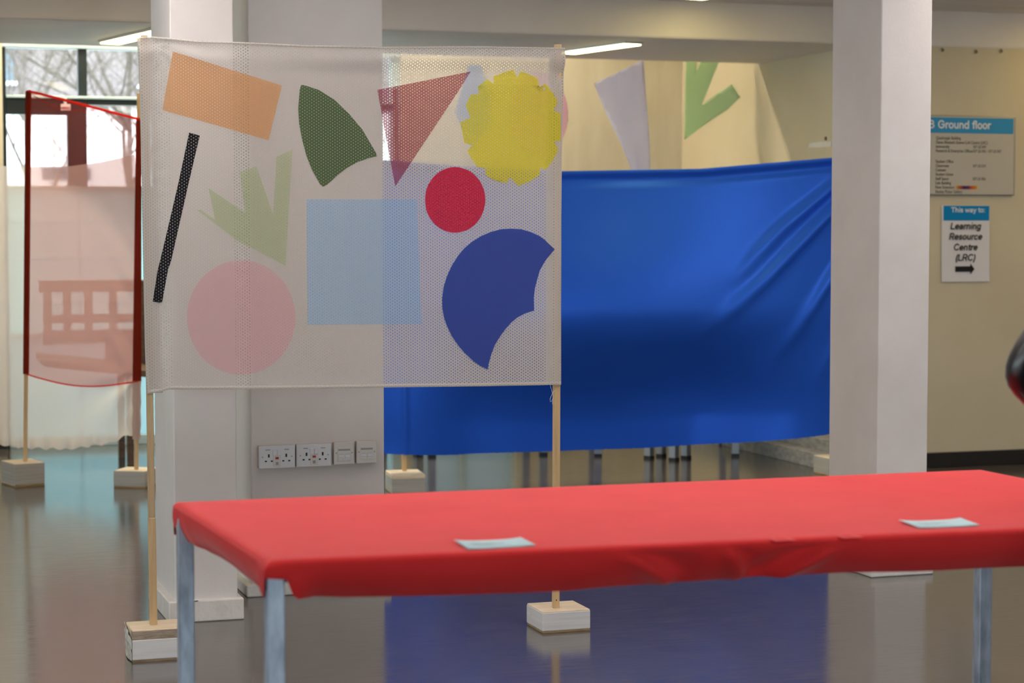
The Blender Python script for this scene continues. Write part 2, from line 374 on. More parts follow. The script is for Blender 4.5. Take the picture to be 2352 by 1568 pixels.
# paint chip on the plinth
MB().prism([(1.118, 0.071), (1.126, 0.0745), (1.140, 0.0745), (1.138, 0.072), (1.126, 0.072), (1.119, 0.068)], 6.8775, 6.8805).build('paint_chip', M['socket_hole'], P1)

# ------------------------------------------------------------------ glazed screen of the back wall
W1 = thing('window_1', (0.945, YW, 0.0), kind='structure')
def wpart(name, m, *boxes, bevel=0.004):
    b = MB()
    for q in boxes: b.box(*q)
    return b.build(name, m, W1, bevel=bevel)
ya, yb = YW + 0.02, YW + 0.09
wpart('head_rail', M['frame_pale'], (0.945, ya - 0.02, 2.405, 3.40, yb, 2.46))
wpart('jamb', M['frame'], (0.945, ya, 0, 0.967, yb, 2.405))
wpart('jamb', M['frame_pale'], (3.345, ya, 0, 3.40, yb, 2.405))
for x in (1.392, 2.02, 2.62): wpart('mullion', M['frame'], (x, ya, 2.12, x + 0.054, yb, 2.405))
wpart('transom_edge', M['frame_pale'], (0.967, ya - 0.03, 2.104, 3.37, yb, 2.122))
wpart('door_head', M['frame'], (0.967, ya, 2.008, 1.441, yb, 2.104))
wpart('transom', M['frame'], (1.441, ya, 2.072, 3.37, yb, 2.104))
wpart('door_stile', M['frame'], (1.325, ya, 1.575, 1.441, yb, 2.01))
for x in (2.02, 2.62): wpart('mullion', M['frame'], (x, ya, 0.06, x + 0.054, yb, 2.075))
wpart('middle_rail', M['frame_pale'], (0.967, ya, 1.562, 3.37, yb, 1.582))
xs = [0.967, 1.392, 2.02, 2.62, 3.37]
for x0, x1 in zip(xs, xs[1:]):
    wpart('pane', M['glass'], (x0, YW + 0.05, 2.12, x1, YW + 0.056, 2.405), bevel=0)
    wpart('pane', M['glass'], (x0, YW + 0.05, 1.58, x1, YW + 0.056, 2.075), bevel=0)
    wpart('frosted_panel', M['turquoise'], (x0, YW + 0.05, 0.69, x1, YW + 0.056, 1.565), bevel=0)
    wpart('frosted_panel', M['frosted_low'], (x0, YW + 0.05, 0.06, x1, YW + 0.056, 0.67), bevel=0)
wpart('middle_rail', M['frame_pale'], (0.967, ya, 0.668, 3.345, yb, 0.692))
wpart('bottom_rail', M['frame_pale'], (0.945, ya, 0.0, 3.40, yb, 0.06))
W5 = thing('window_5', (3.82, YW, 0.0), kind='structure')
for q in ((3.47, ya, 0, 3.50, yb, 1.5), (4.14, ya, 0, 4.17, yb, 1.5), (3.47, ya, 0, 4.17, yb, 0.06), (3.47, ya, 1.45, 4.17, yb, 1.5), (3.80, ya, 0, 3.83, yb, 1.5)): MB().box(*q).build('frame_bar', M['frame_pale'], W5)
for xa, xb in ((3.50, 3.80), (3.83, 4.14)): MB().box(xa, YW + .05, .06, xb, YW + .056, 1.45).build('frosted_panel', M['frosted'], W5)
def side_window(n, x0, y0, x1, y1, z0, z1, along, bays):
    w = thing('window_%d' % n, ((x0 + x1) / 2, (y0 + y1) / 2, z0), kind='structure')
    for i in range(bays):
        a0, a1 = i / bays, (i + 1) / bays
        if along == 'y':
            xa, xb, ya_, yb2 = x0, x1, y0 + (y1 - y0) * a0, y0 + (y1 - y0) * a1; e = (0, 0.03); xm = (x0 + x1) / 2
            MB().box(xm - .003, ya_ + .03, z0 + .06, xm + .003, yb2 - .03, z1 - .06).build('pane', M['glass'], w)
        else:
            xa, xb, ya_, yb2 = x0 + (x1 - x0) * a0, x0 + (x1 - x0) * a1, y0, y1; e = (0.03, 0); ym = (y0 + y1) / 2
            MB().box(xa + .03, ym - .003, z0 + .06, xb - .03, ym + .003, z1 - .06).build('pane', M['glass'], w)
        ex, ey = e
        for q in ((xa, ya_, z0, xb, yb2, z0 + .06), (xa, ya_, z1 - .06, xb, yb2, z1), (xa, ya_, z0, xa + ex if ex else xb, ya_ + ey if ey else yb2, z1), (xb - ex if ex else xa, yb2 - ey if ey else ya_, z0, xb, yb2, z1)):
            MB().box(*q).build('frame_bar', M['frame'], w)
side_window(2, -9.14, 3.0, -9.06, 12.0, 0.85, 2.35, 'y', 4)
side_window(3, -1.8, -4.14, 1.8, -4.06, 0.8, 2.3, 'x', 2)
side_window(4, 2.2, -4.14, 5.8, -4.06, 0.8, 2.3, 'x', 2)
s = thing('hanging_sign', (1.302, YW - 0.06, 2.03), 'tiny white sign hanging under the transom of the back window', 'sign')
MB().box(1.279, YW - 0.065, 2.031, 1.336, YW - 0.058, 2.069).build('sign_plate', M['plastic'], s)
MB().box(1.283, YW - 0.067, 2.044, 1.332, YW - 0.064, 2.051).build('sign_stripe', M['neon_red'], s)
MB().box(1.299, YW - 0.064, 2.069, 1.314, YW - 0.012, 2.112).build('bracket', M['plastic'], s)

# ------------------------------------------------------------------ strip lamps
def strip_light(x, y, z, ang, ln, mat, label, group=None):
    t = thing('strip_light', (x, y, z), label, 'ceiling light', group)
    ca, sa = math.cos(rad(ang)), math.sin(rad(ang))
    MB().box(x - 0.060, y - ln / 2, z - 0.012, x + 0.060, y + ln / 2, z, rot=rad(ang)).build('lamp_case', M['lamp_case'], t)
    MB().box(x - 0.052, y - ln / 2 + 0.012, z - 0.018, x + 0.052, y + ln / 2 - 0.012, z - 0.0115, rot=rad(ang)).build('lamp_tube', mat, t)
    return t
def strip_from(x0, y0, x1, y1, z, mat, label):
    dx, dy = x1 - x0, y1 - y0
    return strip_light((x0 + x1) / 2, (y0 + y1) / 2, z, math.degrees(math.atan2(-dx, dy)), math.hypot(dx, dy), mat, label)
strip_from(4.06, 10.26, 3.915, 10.93, ZB, M['tube_warm'], 'thin lit strip light under the beam, beside the top right corner of the white cloth')
strip_from(1.56, 10.30, 1.39, 11.10, ZB, M['tube_warm'], 'lit strip light under the beam, above the window with red cloth')
strip_light(4.33, 9.22, ZC, 12, 1.2, M['tube_warm'], 'ceiling strip light in front of the beam between the pillars, only its end in view')
g = 'ceiling strip lights over the hall'
strip_light(1.2, 8.75, ZC, 12, 1.2, M['tube_amber'], 'amber ceiling strip light out of view in front of the beam, over the narrow pillar')
strip_light(6.75, 9.3, ZC, 12, 1.2, M['tube_amber'], 'amber ceiling strip light out of view in front of the beam, over the directory board')
for y, xs_ in ((8.8, (2.1,)), (7.9, (5.5,)), (6.2, (-4.7, -1.9, 0.80, 4.4, 7.2)), (5.0, (-0.9, 2.8)), (4.2, (1.2, 2.8, 7.2))):  # most of these unseen strips are added to brighten pillars, table and blue sheet
    for x in xs_: strip_light(x, y, ZC, 12, 1.2, M['tube'], 'unseen ceiling strip light of the hall, from a set mostly added for brightness', g)
for x in (0.5, 2.1, 3.5): strip_light(x, 12.15, 3.3, 90, 1.2, M['tube_back'], 'strip light hidden behind the beam', 'strip lights behind the beam')

# ------------------------------------------------------------------ outlines of the cloth and its printed shapes (metres: x, height)
BANNER_SHAPES = {
    'orange': [(0.99, 1.882), (1.332, 1.785), (1.289, 1.614), (0.957, 1.702)],
    'black': [(1.039, 1.634), (1.072, 1.625), (1.036, 1.477), (0.979, 1.235), (0.97, 1.212), (0.95, 1.107), (0.921, 1.111), (0.939, 1.212), (0.945, 1.235), (1.004, 1.477)],
    'palegreen': [(1.06, 1.395), (1.074, 1.395), (1.118, 1.364), (1.098, 1.463), (1.213, 1.386), (1.197, 1.514), (1.25, 1.531), (1.302, 1.38), (1.314, 1.562), (1.365, 1.585), (1.341, 1.219), (1.183, 1.303)],
    'darkgreen': [(1.389, 1.775), (1.394, 1.788), (1.404, 1.788), (1.45, 1.774), (1.5, 1.745), (1.549, 1.7), (1.592, 1.651), (1.617, 1.61), (1.636, 1.579), (1.64, 1.567), (1.613, 1.561), (1.577, 1.548), (1.541, 1.529), (1.506, 1.502), (1.477, 1.476), (1.464, 1.469), (1.454, 1.476), (1.428, 1.522), (1.41, 1.566), (1.396, 1.618), (1.387, 1.666), (1.384, 1.714)],
    'maroon': [(1.641, 1.778), (1.955, 1.844), (1.7, 1.471)],
    'yellow': [(2.098, 1.854), (2.112, 1.827), (2.125, 1.848), (2.155, 1.839), (2.184, 1.826), (2.187, 1.799), (2.21, 1.81), (2.232, 1.784), (2.249, 1.752), (2.238, 1.727), (2.238, 1.72), (2.259, 1.714), (2.261, 1.626), (2.238, 1.621), (2.251, 1.593), (2.233, 1.558), (2.211, 1.529), (2.191, 1.536), (2.187, 1.511), (2.154, 1.49), (2.115, 1.475), (2.085, 1.504), (2.075, 1.484), (2.037, 1.491), (2.003, 1.509), (2.003, 1.532), (1.976, 1.536), (1.956, 1.561), (1.941, 1.588), (1.959, 1.604), (1.931, 1.614), (1.917, 1.679), (1.952, 1.695), (1.935, 1.733), (1.952, 1.769), (1.98, 1.771), (1.977, 1.795), (2.009, 1.82), (2.031, 1.805), (2.031, 1.83)],
    'red': [(2.002, 1.429), (2.001, 1.443), (1.999, 1.457), (1.994, 1.47), (1.988, 1.482), (1.981, 1.494), (1.972, 1.504), (1.962, 1.513), (1.951, 1.521), (1.939, 1.527), (1.926, 1.531), (1.913, 1.534), (1.9, 1.535), (1.887, 1.534), (1.874, 1.531), (1.861, 1.526), (1.849, 1.52), (1.838, 1.512), (1.828, 1.503), (1.82, 1.493), (1.812, 1.481), (1.806, 1.469), (1.802, 1.456), (1.8, 1.442), (1.799, 1.429), (1.8, 1.415), (1.802, 1.401), (1.806, 1.388), (1.812, 1.376), (1.819, 1.365), (1.828, 1.354), (1.838, 1.345), (1.849, 1.337), (1.861, 1.331), (1.873, 1.327), (1.886, 1.324), (1.9, 1.323), (1.913, 1.324), (1.926, 1.327), (1.939, 1.331), (1.951, 1.337), (1.962, 1.345), (1.972, 1.354), (1.981, 1.365), (1.988, 1.376), (1.994, 1.389), (1.998, 1.402), (2.001, 1.415)],
    'blue': [(1.41, 1.429), (1.772, 1.43), (1.785, 1.029), (1.41, 1.032)],
    'pink': [(1.371, 1.055), (1.37, 1.076), (1.367, 1.096), (1.362, 1.115), (1.354, 1.134), (1.345, 1.152), (1.334, 1.169), (1.321, 1.184), (1.306, 1.197), (1.29, 1.209), (1.274, 1.219), (1.256, 1.227), (1.237, 1.233), (1.218, 1.236), (1.199, 1.237), (1.18, 1.236), (1.161, 1.233), (1.142, 1.228), (1.124, 1.22), (1.108, 1.21), (1.092, 1.199), (1.078, 1.186), (1.065, 1.171), (1.054, 1.155), (1.044, 1.137), (1.037, 1.119), (1.031, 1.1), (1.028, 1.08), (1.027, 1.06), (1.028, 1.04), (1.031, 1.021), (1.036, 1.001), (1.043, 0.983), (1.052, 0.965), (1.063, 0.948), (1.075, 0.933), (1.09, 0.919), (1.105, 0.908), (1.122, 0.897), (1.139, 0.889), (1.158, 0.883), (1.177, 0.88), (1.196, 0.878), (1.215, 0.879), (1.235, 0.882), (1.253, 0.887), (1.271, 0.894), (1.288, 0.904), (1.304, 0.915), (1.319, 0.928), (1.332, 0.943), (1.344, 0.959), (1.353, 0.977), (1.361, 0.996), (1.366, 1.015), (1.37, 1.035)],
    'navy': [(2.24, 1.268), (2.208, 1.298), (2.187, 1.312), (2.16, 1.324), (2.125, 1.334), (2.09, 1.336), (2.055, 1.334), (2.02, 1.325), (1.988, 1.312), (1.956, 1.293), (1.93, 1.272), (1.909, 1.248), (1.888, 1.216), (1.872, 1.183), (1.86, 1.146), (1.855, 1.108), (1.856, 1.078), (1.861, 1.05), (1.872, 1.019), (1.887, 0.989), (1.906, 0.961), (1.927, 0.936), (1.961, 0.904), (1.985, 0.888), (2.009, 0.876), (2.011, 0.89), (2.02, 0.923), (2.033, 0.956), (2.049, 0.981), (2.068, 1.006), (2.09, 1.029), (2.111, 1.045), (2.138, 1.058), (2.169, 1.067), (2.168, 1.11), (2.172, 1.14), (2.179, 1.166), (2.189, 1.199), (2.206, 1.227)],
}
BANNER_TOP = [(0.891, 1.922), (0.924, 1.925), (1.065, 1.915), (1.201, 1.915), (1.409, 1.911), (1.664, 1.913), (1.985, 1.923), (2.275, 1.926)]
BANNER_BOT = [(0.906, 0.826), (0.944, 0.829), (0.96, 0.837), (1.193, 0.832), (1.403, 0.828), (1.665, 0.826), (1.984, 0.822), (2.262, 0.82)]
BANNER_LEFT = [(0.827, 0.906), (0.965, 0.902), (1.37, 0.898), (1.705, 0.895), (1.839, 0.892), (1.918, 0.888)]
BANNER_RIGHT = [(0.821, 2.262), (1.372, 2.262), (1.658, 2.265), (1.926, 2.275)]

# ================================================================== posts, blocks and cloths
def base_block(parent, cx, cy, rot, w, d, h, bare=0.05, feet=True, tape='tape_far'):
    z0 = 0.006 if feet else 0.0
    b = MB().box(cx - w / 2, cy - d / 2, z0, cx + w / 2, cy + d / 2, h, rot=rot).build('base_block', M['pine_end'], parent, bevel=0.003)
    t = MB(); e = 0.0012
    t.box(cx - w / 2 - e, cy - d / 2 - e, h * 0.10, cx + w / 2 + e, cy + d / 2 + e, h * (1 - bare), rot=rot)
    t.build('tape_wrap', M[tape], b, bevel=0.003)
    if feet:
        MB().box(cx - w / 2 + 0.0005, cy - d / 2 - 0.0008, 0.0, cx + w / 2 + 0.0008, cy + d / 2 - 0.0005, h * 0.10, rot=rot).build('plywood_foot', M['ply'], b, bevel=0.001)
    return b
def batten(parent, p0, p1, s=0.0205, m='pine'):
    b = MB(); (x0, y0, z0), (x1, y1, z1) = p0, p1; h = s / 2
    vs = [(x0 + a * h, y0 + c * h, z0) for c in (-1, 1) for a in (-1, 1)] + [(x1 + a * h, y1 + c * h, z1) for c in (-1, 1) for a in (-1, 1)]
    b.add(vs, [(0, 2, 3, 1), (4, 5, 7, 6), (0, 1, 5, 4), (1, 3, 7, 5), (3, 2, 6, 7), (2, 0, 4, 6)])
    return b.build('pole', M[m], parent, bevel=0.003)

# ---------------------------------------------------- the white cloth with coloured shapes
YP = 6.38
BT = thing('patterned_banner', (1.6, YP, 0.0), 'white mesh cloth printed with coloured shapes, stretched between two wooden poles behind the red table', 'banner')
TOPX = [(0.891, 1.922), (0.924, 1.925), (1.065, 1.915), (1.201, 1.915), (1.409, 1.911), (1.664, 1.913), (1.985, 1.923), (2.275, 1.926)]
BOTX = BANNER_BOT
def b_left(z): return lerp_table(BANNER_LEFT, z)
def b_right(z): return lerp_table(BANNER_RIGHT, z)
def b_y(x, z):
    """front face of the cloth: how far it ripples towards the hall"""
    zt = lerp_table(TOPX, x); d = zt - z
    y = YP - 0.0145
    y -= 0.010 * math.exp(-((d - 0.035) / 0.022) ** 2) * smooth_step(1.15, 1.9, x)
    y += 0.008 * math.exp(-((d - 0.085) / 0.03) ** 2) * smooth_step(1.2, 1.8, x)
    y -= 0.004 * math.exp(-((d - 0.05) / 0.02) ** 2)
    # gathers that run out from the upper left corner
    ex, ez = x - 0.925, 1.915 - z; r = math.hypot(ex, ez)
    if ex > 0 and r > 1e-4:
        y += 0.0055 * math.sin(math.atan2(ez, ex) * 15) * math.exp(-r / 0.16) * smooth_step(0.0, 0.04, r)
    # scalloped seam of the left sleeve
    y += 0.0045 * math.exp(-((x - 0.945) / 0.010) ** 2) * (0.5 + 0.5 * math.sin(z * 95 + 3 * math.sin(z * 17))) * smooth_step(1.1, 1.45, z)
    y += 0.004 * math.exp(-((x - 0.938) / 0.012) ** 2)
    # right sleeve
    y += 0.005 * math.exp(-((x - 2.222) / 0.011) ** 2)
    y -= 0.004 * math.exp(-((x - 2.250) / 0.012) ** 2)
    ex, ez = 2.24 - x, 1.905 - z; r = math.hypot(ex, ez)
    if ex > 0: y += 0.004 * math.sin(math.atan2(ez, ex) * 9) * math.exp(-r / 0.08)
    # slack of the middle
    y += 0.006 * math.sin((x - 0.93) * 2.4) * math.sin((z - 0.83) * 2.9)
    y += 0.0022 * math.sin(x * 11 + z * 7) * math.exp(-((z - 0.95) / 0.12) ** 2)
    return y
def b_front(s, t):
    z = 0.83 + t * 1.09
    for _ in range(2):
        xl, xr = b_left(z), b_right(z); x = xl + s * (xr - xl)
        z = lerp_table(BOTX, x) + t * (lerp_table(TOPX, x) - lerp_table(BOTX, x))
    return x, z
mb = MB()
mb.grid(lambda s, t: (lambda q: (q[0], b_y(*q), q[1]))(b_front(s, t)), 150, 110)
cloth = mb.build('cloth', M['banner'], BT, smooth=True)
# sleeves: cloth turned round each pole and sewn down behind
for side in (-1, 1):
    mb = MB()
    def sleeve(s, t, side=side):
        x, z = b_front(0.0 if side < 0 else 1.0, t)
        if s < 0.5:
            a = math.pi * (s / 0.5)
            return (x + side * 0.004 * math.sin(a), YP - 0.0145 * math.cos(a) + (b_y(x, z) - YP + 0.0145) * (1 - s / 0.5), z)
        return (x - side * (s - 0.5) / 0.5 * 0.046, YP + 0.0145 - 0.012 * (s - 0.5) / 0.5, z)
    mb.grid(sleeve, 18, 60)
    mb.build('sleeve', M['banner_hem'], BT, smooth=True)
for nm, tt in (('hem', 0), ('hem', 1)):
    mb = MB()
    def hem(s, t, tt=tt):
        x, z = b_front(s, tt); dz = 0.011 if tt == 0 else 0.007
        zz = z + dz * t if tt == 0 else z - dz * t + 0.002
        return (x, b_y(x, z) - 0.0025 - 0.002 * math.sin(math.pi * t), zz)
    mb.grid(hem, 110, 3); mb.build(nm, M['banner_hem'], BT, smooth=True)
def flat_shape(poly, step=0.03):
    bm = bmesh.new(); bm.faces.new([bm.verts.new((x, 0, z)) for x, z in poly]); bm.normal_update()
    bmesh.ops.triangulate(bm, faces=bm.faces, ngon_method='EAR_CLIP')
    xs = [p[0] for p in poly]; zs = [p[1] for p in poly]
    for lo, hi, no in ((min(xs), max(xs), (1, 0, 0)), (min(zs), max(zs), (0, 0, 1))):
        q = lo + step
        while q < hi:
            bmesh.ops.bisect_plane(bm, geom=bm.verts[:] + bm.edges[:] + bm.faces[:], plane_co=(q * no[0], 0, q * no[2]), plane_no=no)
            q += step
    bm.verts.ensure_lookup_table(); bm.verts.index_update()
    m = MB(); m.v = [tuple(v.co) for v in bm.verts]; m.f = [tuple(v.index for v in f.verts) for f in bm.faces]; bm.free(); return m
SHAPE_NAMES = dict(orange=('rectangle_print', 'orange tilted rectangle'), black=('strip_print', 'long slanting black strip'), palegreen=('branch_print', 'pale green branching shape'),
    darkgreen=('leaf_print', 'dark green leaf shape'), maroon=('triangle_print', 'maroon triangle'), yellow=('flower_print', 'yellow scalloped flower'), red=('disc_print', 'small red disc'),
    blue=('square_print', 'pale blue square'), pink=('disc_print', 'large pink disc'), navy=('fan_print', 'deep blue fan shape'))
for k, poly in BANNER_SHAPES.items():
    m = flat_shape(poly)
    m.v = [(x, b_y(x, z) - 0.0018, z) for x, _, z in m.v]
    tag(m.build(SHAPE_NAMES[k][0], SH[k], BT, smooth=True), SHAPE_NAMES[k][1] + ' on the white cloth')
batten(BT, (0.9138, 6.383, 0.435), (0.906, 6.381, 1.931), 0.0205, 'pine_dark')
batten(BT, (0.9165, 6.383, 0.02), (0.9140, 6.383, 0.437), 0.0225)
pr = batten(BT, (2.252, 6.383, 0.02), (2.2565, 6.381, 1.940), 0.0215)
MB().box(2.2495, 6.3715, 0.098, 2.2525, 6.3728, 0.103).build('nail_head', M['socket_hole'], pr)
# left block: bare wood on top, shiny wrap on its side
bl = MB().box(0.8395, 6.303, 0.004, 1.02, 6.455, 0.099).build('base_block', M['pine_end'], BT, bevel=0.004)
MB().box(0.8388, 6.3022, 0.068, 1.0207, 6.33, 0.0975).build('rough_edge', M['pine_rough'], bl, bevel=0.003)
MB().box(0.838, 6.3012, 0.006, 1.0215, 6.456, 0.069).build('tape_wrap', M['tape'], bl, bevel=0.003)
mb = MB()
def wrap(s, t):
    y = 6.300 + 0.157 * s; z = 0.004 + t * (0.068 + 0.028 * s)
    return (0.8365 - 0.006 * math.sin(math.pi * s) * (0.6 + 0.4 * math.sin(9 * t + 4 * s)) - 0.004 * (noise.noise((s * 5, t * 5, 1))), y, z)
mb.grid(wrap, 14, 14); mb.build('clear_wrap', M['clear_tape'], bl, smooth=True)
MB().box(0.84, 6.303, 0.0, 1.02, 6.455, 0.006).build('plywood_foot', M['ply'], bl)
br = base_block(BT, 2.271, 6.411, 0, 0.166, 0.165, 0.073, bare=0.06, tape='tape')
MB().tube([(2.187, 6.478, 0.045), (2.1845, 6.46, 0.0415), (2.1855, 6.44, 0.043), (2.187, 6.425, 0.0455)], 0.0011, 5).build('tape_edge', M['clear_tape'], br)
# loose threads hanging at the right corner
mb = MB()
mb.tube([(2.223, 6.36, 0.823), (2.228, 6.36, 0.806), (2.232, 6.358, 0.79), (2.234, 6.358, 0.778), (2.231, 6.358, 0.763), (2.2315, 6.358, 0.756)], 0.0006, 5)
mb.tube([(2.242, 6.36, 0.803), (2.234, 6.359, 0.797), (2.228, 6.359, 0.786), (2.2225, 6.358, 0.774), (2.2235, 6.358, 0.765), (2.229, 6.358, 0.768), (2.232, 6.358, 0.776)], 0.0006, 5)
mb.build('loose_thread', M['thread'], BT)

# ---------------------------------------------------- the sheer red cloth and the white satin sheet
RT = thing('sheer_red_banner', (1.18, 10.75, 0.0), 'sheer red cloth on two wooden poles in front of the window', 'banner')
LB, LT_ = Vector((0.900, 10.85, 0)), Vector((0.944, 10.85, 2.04))
RB, RT_ = Vector((1.437, 10.58, 0)), Vector((1.4725, 10.58, 2.02))
def on(a, b, z): return a + (b - a) * (z / b.z)
batten(RT, tuple(on(LB, LT_, 0.02)), tuple(LT_), 0.020)
batten(RT, tuple(on(RB, RT_, 0.02)), tuple(RT_), 0.020)
base_block(RT, 0.889, 10.845, rad(15.4), 0.160, 0.20, 0.122, bare=0.02)
base_block(RT, 1.437, 10.605, rad(-30), 0.168, 0.17, 0.088, bare=0.02)
def red_pt(s, t):
    zl = 0.575 + t * (2.035 - 0.575); zr = 0.545 + t * (1.885 - 0.545)
    sag = -0.045 * math.sin(math.pi * s) * (1 - t) ** 3
    pl, pr_ = on(LB, LT_, zl), on(RB, RT_, zr)
    p = pl.lerp(pr_, s); p.z += sag
    y = 0.010 * math.sin(s * 40) * math.exp(-s / 0.10) + 0.012 * math.sin((p.z * 9 + (1 - s) * 16)) * math.exp(-(1 - s) / 0.14)
    y += 0.02 * math.sin(math.pi * s) * math.sin(p.z * 3)
    return (p.x, p.y - 0.014 + y, p.z)
mb = MB(); mb.grid(red_pt, 90, 70); mb.build('cloth', M['organza'], RT, smooth=True)
mb = MB(); mb.tube([Vector(red_pt(s / 30, 1.0)) for s in range(31)], 0.007, 6); mb.build('hem', M['organza_hem'], RT)
mb = MB(); mb.tube([Vector(red_pt(s / 30, 0.0)) for s in range(31)], 0.004, 6); mb.build('hem', M['organza_hem'], RT)
mb = MB(); mb.grid(lambda s, t: (lambda p: (p[0], p[1] - 0.006, p[2] - 0.055 * (1 - s * 0.6) * math.sin(math.pi * min(1, s * 1.25)) - 0.012 * t))(red_pt(s * 0.8, 1.0)), 30, 2); mb.build('fold', M['organza'], RT, smooth=True)
for a, b, z0, z1, r in ((LB, LT_, 0.575, 2.035, 0.0155), (RB, RT_, 0.545, 1.885, 0.017)):
    mb = MB(); mb.tube([on(a, b, z0 + (z1 - z0) * i / 12) for i in range(13)], [r * (1.0 if a is LB else 1.35 - 0.5 * i / 12) for i in range(13)], 14, close=False); mb.build('sleeve', M['organza_sleeve'], RT, smooth=True)

WT = thing('white_satin_banner', (0.8, 11.0, 0.0), 'pale satin sheet with a gathered lower hem, behind the sheer red cloth', 'banner')
WL, WR = Vector((0.16, 11.43, 0)), Vector((1.455, 10.605, 0))
topt = [(0.0, 1.70), (0.45, 1.657), (0.62, 1.649), (0.76, 1.650), (0.88, 1.671), (1.0, 1.708)]
bott = [(0.0, 0.24), (0.48, 0.192), (0.58, 0.176), (0.75, 0.172), (0.89, 0.211), (0.965, 0.262), (1.0, 0.262)]
def white_pt(s, t):
    zt, zb = lerp_table(topt, s), lerp_table(bott, s); z = zb + t * (zt - zb)
    p = WL.lerp(WR, s)
    y = 0.014 * math.sin(s * 120 + 2.2 * math.sin(s * 23)) * math.exp(-(z - zb) / 0.035)
    y += 0.03 * math.sin(s * 9 + 1.0) * (1 - t) ** 1.5
    ex, ez = 1 - s, z - 0.55                       # long folds that run down from the right pole
    if z < 0.62: y += 0.030 * math.sin(math.atan2(0.60 - z, ex * 1.5 + 0.02) * 9) * math.exp(-ex / 0.16) * smooth_step(0.62, 0.5, z)
    y += 0.012 * math.sin(z * 26 - ex * 60) * math.exp(-ex / 0.09)
    for zc in (1.37, 1.18, 0.95): y += 0.004 * math.exp(-((z - zc) / 0.006) ** 2)   # fold lines left from storage
    return (p.x, p.y + 0.03 * (1 - s) + y + 0.02, z + 0.006 * math.sin(s * 120 + 1.0) * (1 - t) ** 12)
mb = MB(); mb.grid(white_pt, 190, 110); mb.build('cloth', M['white_satin'], WT, smooth=True)
mb = MB(); mb.tube([on(RB, RT_, 0.245 + (0.545 - 0.245) * i / 8) for i in range(9)], [0.021 - 0.002 * math.sin(i * 2.1) for i in range(9)], 14, close=False); mb.build('sleeve', M['white_sleeve'], WT, smooth=True)
batten(WT, (0.16, 11.45, 0.02), (0.16, 11.45, 1.95), 0.020); base_block(WT, 0.16, 11.45, 0.3, 0.16, 0.16, 0.1)

# ---------------------------------------------------- the long blue sheet
BL = thing('blue_banner', (3.9, 10.0, 0.0), 'long shiny blue sheet stretched between two poles at the back of the hall', 'banner')
PLB, PLT = Vector((2.7145, 10.0, 0)), Vector((2.669, 10.0, 2.028))
PRB, PRT = Vector((5.105, 9.945, 0)), Vector((5.14, 9.945, 2.02))
batten(BL, tuple(on(PLB, PLT, 0.02)), tuple(PLT), 0.021); batten(BL, tuple(on(PRB, PRT, 0.02)), tuple(PRT), 0.021)
bq = base_block(BL, 2.70, 9.94, rad(-6), 0.168, 0.23, 0.10, bare=0.16, feet=True)
base_block(BL, 5.105, 9.935, rad(3), 0.16, 0.165, 0.098, bare=0.03)
btop = [(2.3, 1.70), (2.60, 1.670), (3.0, 1.645), (3.54, 1.623), (4.306, 1.641), (5.085, 1.708), (5.16, 1.715)]
bbot = [(2.3, 0.23), (2.60, 0.192), (3.0, 0.166), (3.541, 0.157), (4.065, 0.157), (4.567, 0.179), (5.084, 0.217), (5.16, 0.22)]
RIDGES = [([(5.14, 1.62), (5.096, 1.573), (4.721, 1.303), (4.418, 1.038)], 0.015, 0.045, 0.055), ([(5.15, 1.50), (5.097, 1.456), (4.621, 1.059), (4.22, 0.763)], 0.017, 0.05, 0.068),
          ([(5.15, 1.22), (5.10, 1.15), (4.879, 0.87), (4.675, 0.60)], 0.016, 0.05, 0.056), ([(5.14, 0.86), (5.104, 0.748), (4.96, 0.491)], 0.016, 0.05, 0.034)]
def seg_dist(px, pz, pts):
    best = (9, 0); n = len(pts) - 1
    for i, ((ax, az), (bx, bz)) in enumerate(zip(pts, pts[1:])):
        dx, dz = bx - ax, bz - az; t = max(0, min(1, ((px - ax) * dx + (pz - az) * dz) / (dx * dx + dz * dz)))
        d = math.hypot(px - ax - t * dx, pz - az - t * dz)
        if d < best[0]: best = (d, (i + t) / n)
    return best
def blue_pt(s, t):
    x = 2.36 + s * (5.155 - 2.36)
    zt, zb = lerp_table(btop, x), lerp_table(bbot, x); z = zb + t * (zt - zb)
    y = 9.965 - 0.03 * s
    mid = smooth_step(2.74, 3.15, x) * (max(0.0, math.sin(math.pi * min(1, max(0, (x - 2.55) / 2.60)))) ** 0.6)
    # the belly of the sheet: it swings out at mid height and tucks back below
    y -= 0.24 * mid * smooth_step(1.70, 0.80, z) - 0.42 * mid * smooth_step(0.92, 0.30, z) * (1 - smooth_step(4.3, 5.1, x) * 0.7)
    y += 0.018 * math.exp(-((zt - z - 0.05) / 0.022) ** 2) - 0.012 * math.exp(-((zt - z - 0.012) / 0.014) ** 2)
    for pts, wd, w1, amp in RIDGES:
        d, q = seg_dist(x, z, pts); w = wd + (w1 - wd) * q
        y -= amp * math.exp(-(d / w) ** 2) * (1 - q) ** 0.7
    y -= 0.014 * math.exp(-((x - 2.669 - (2.028 - z) * 0.0224) / 0.013) ** 2)
    y += 0.012 * math.sin(x * 2.6 + z * 3.3) + 0.010 * math.sin((x + z * 1.7) * 5.0) * smooth_step(0.9, 0.4, z)
    return (x, y, z + (0.003 * noise.noise((x * 60, 0, 0)) if t < 0.01 else 0))
mb = MB(); mb.grid(blue_pt, 200, 120); mb.build('cloth', M['blue_satin'], BL, smooth=True)

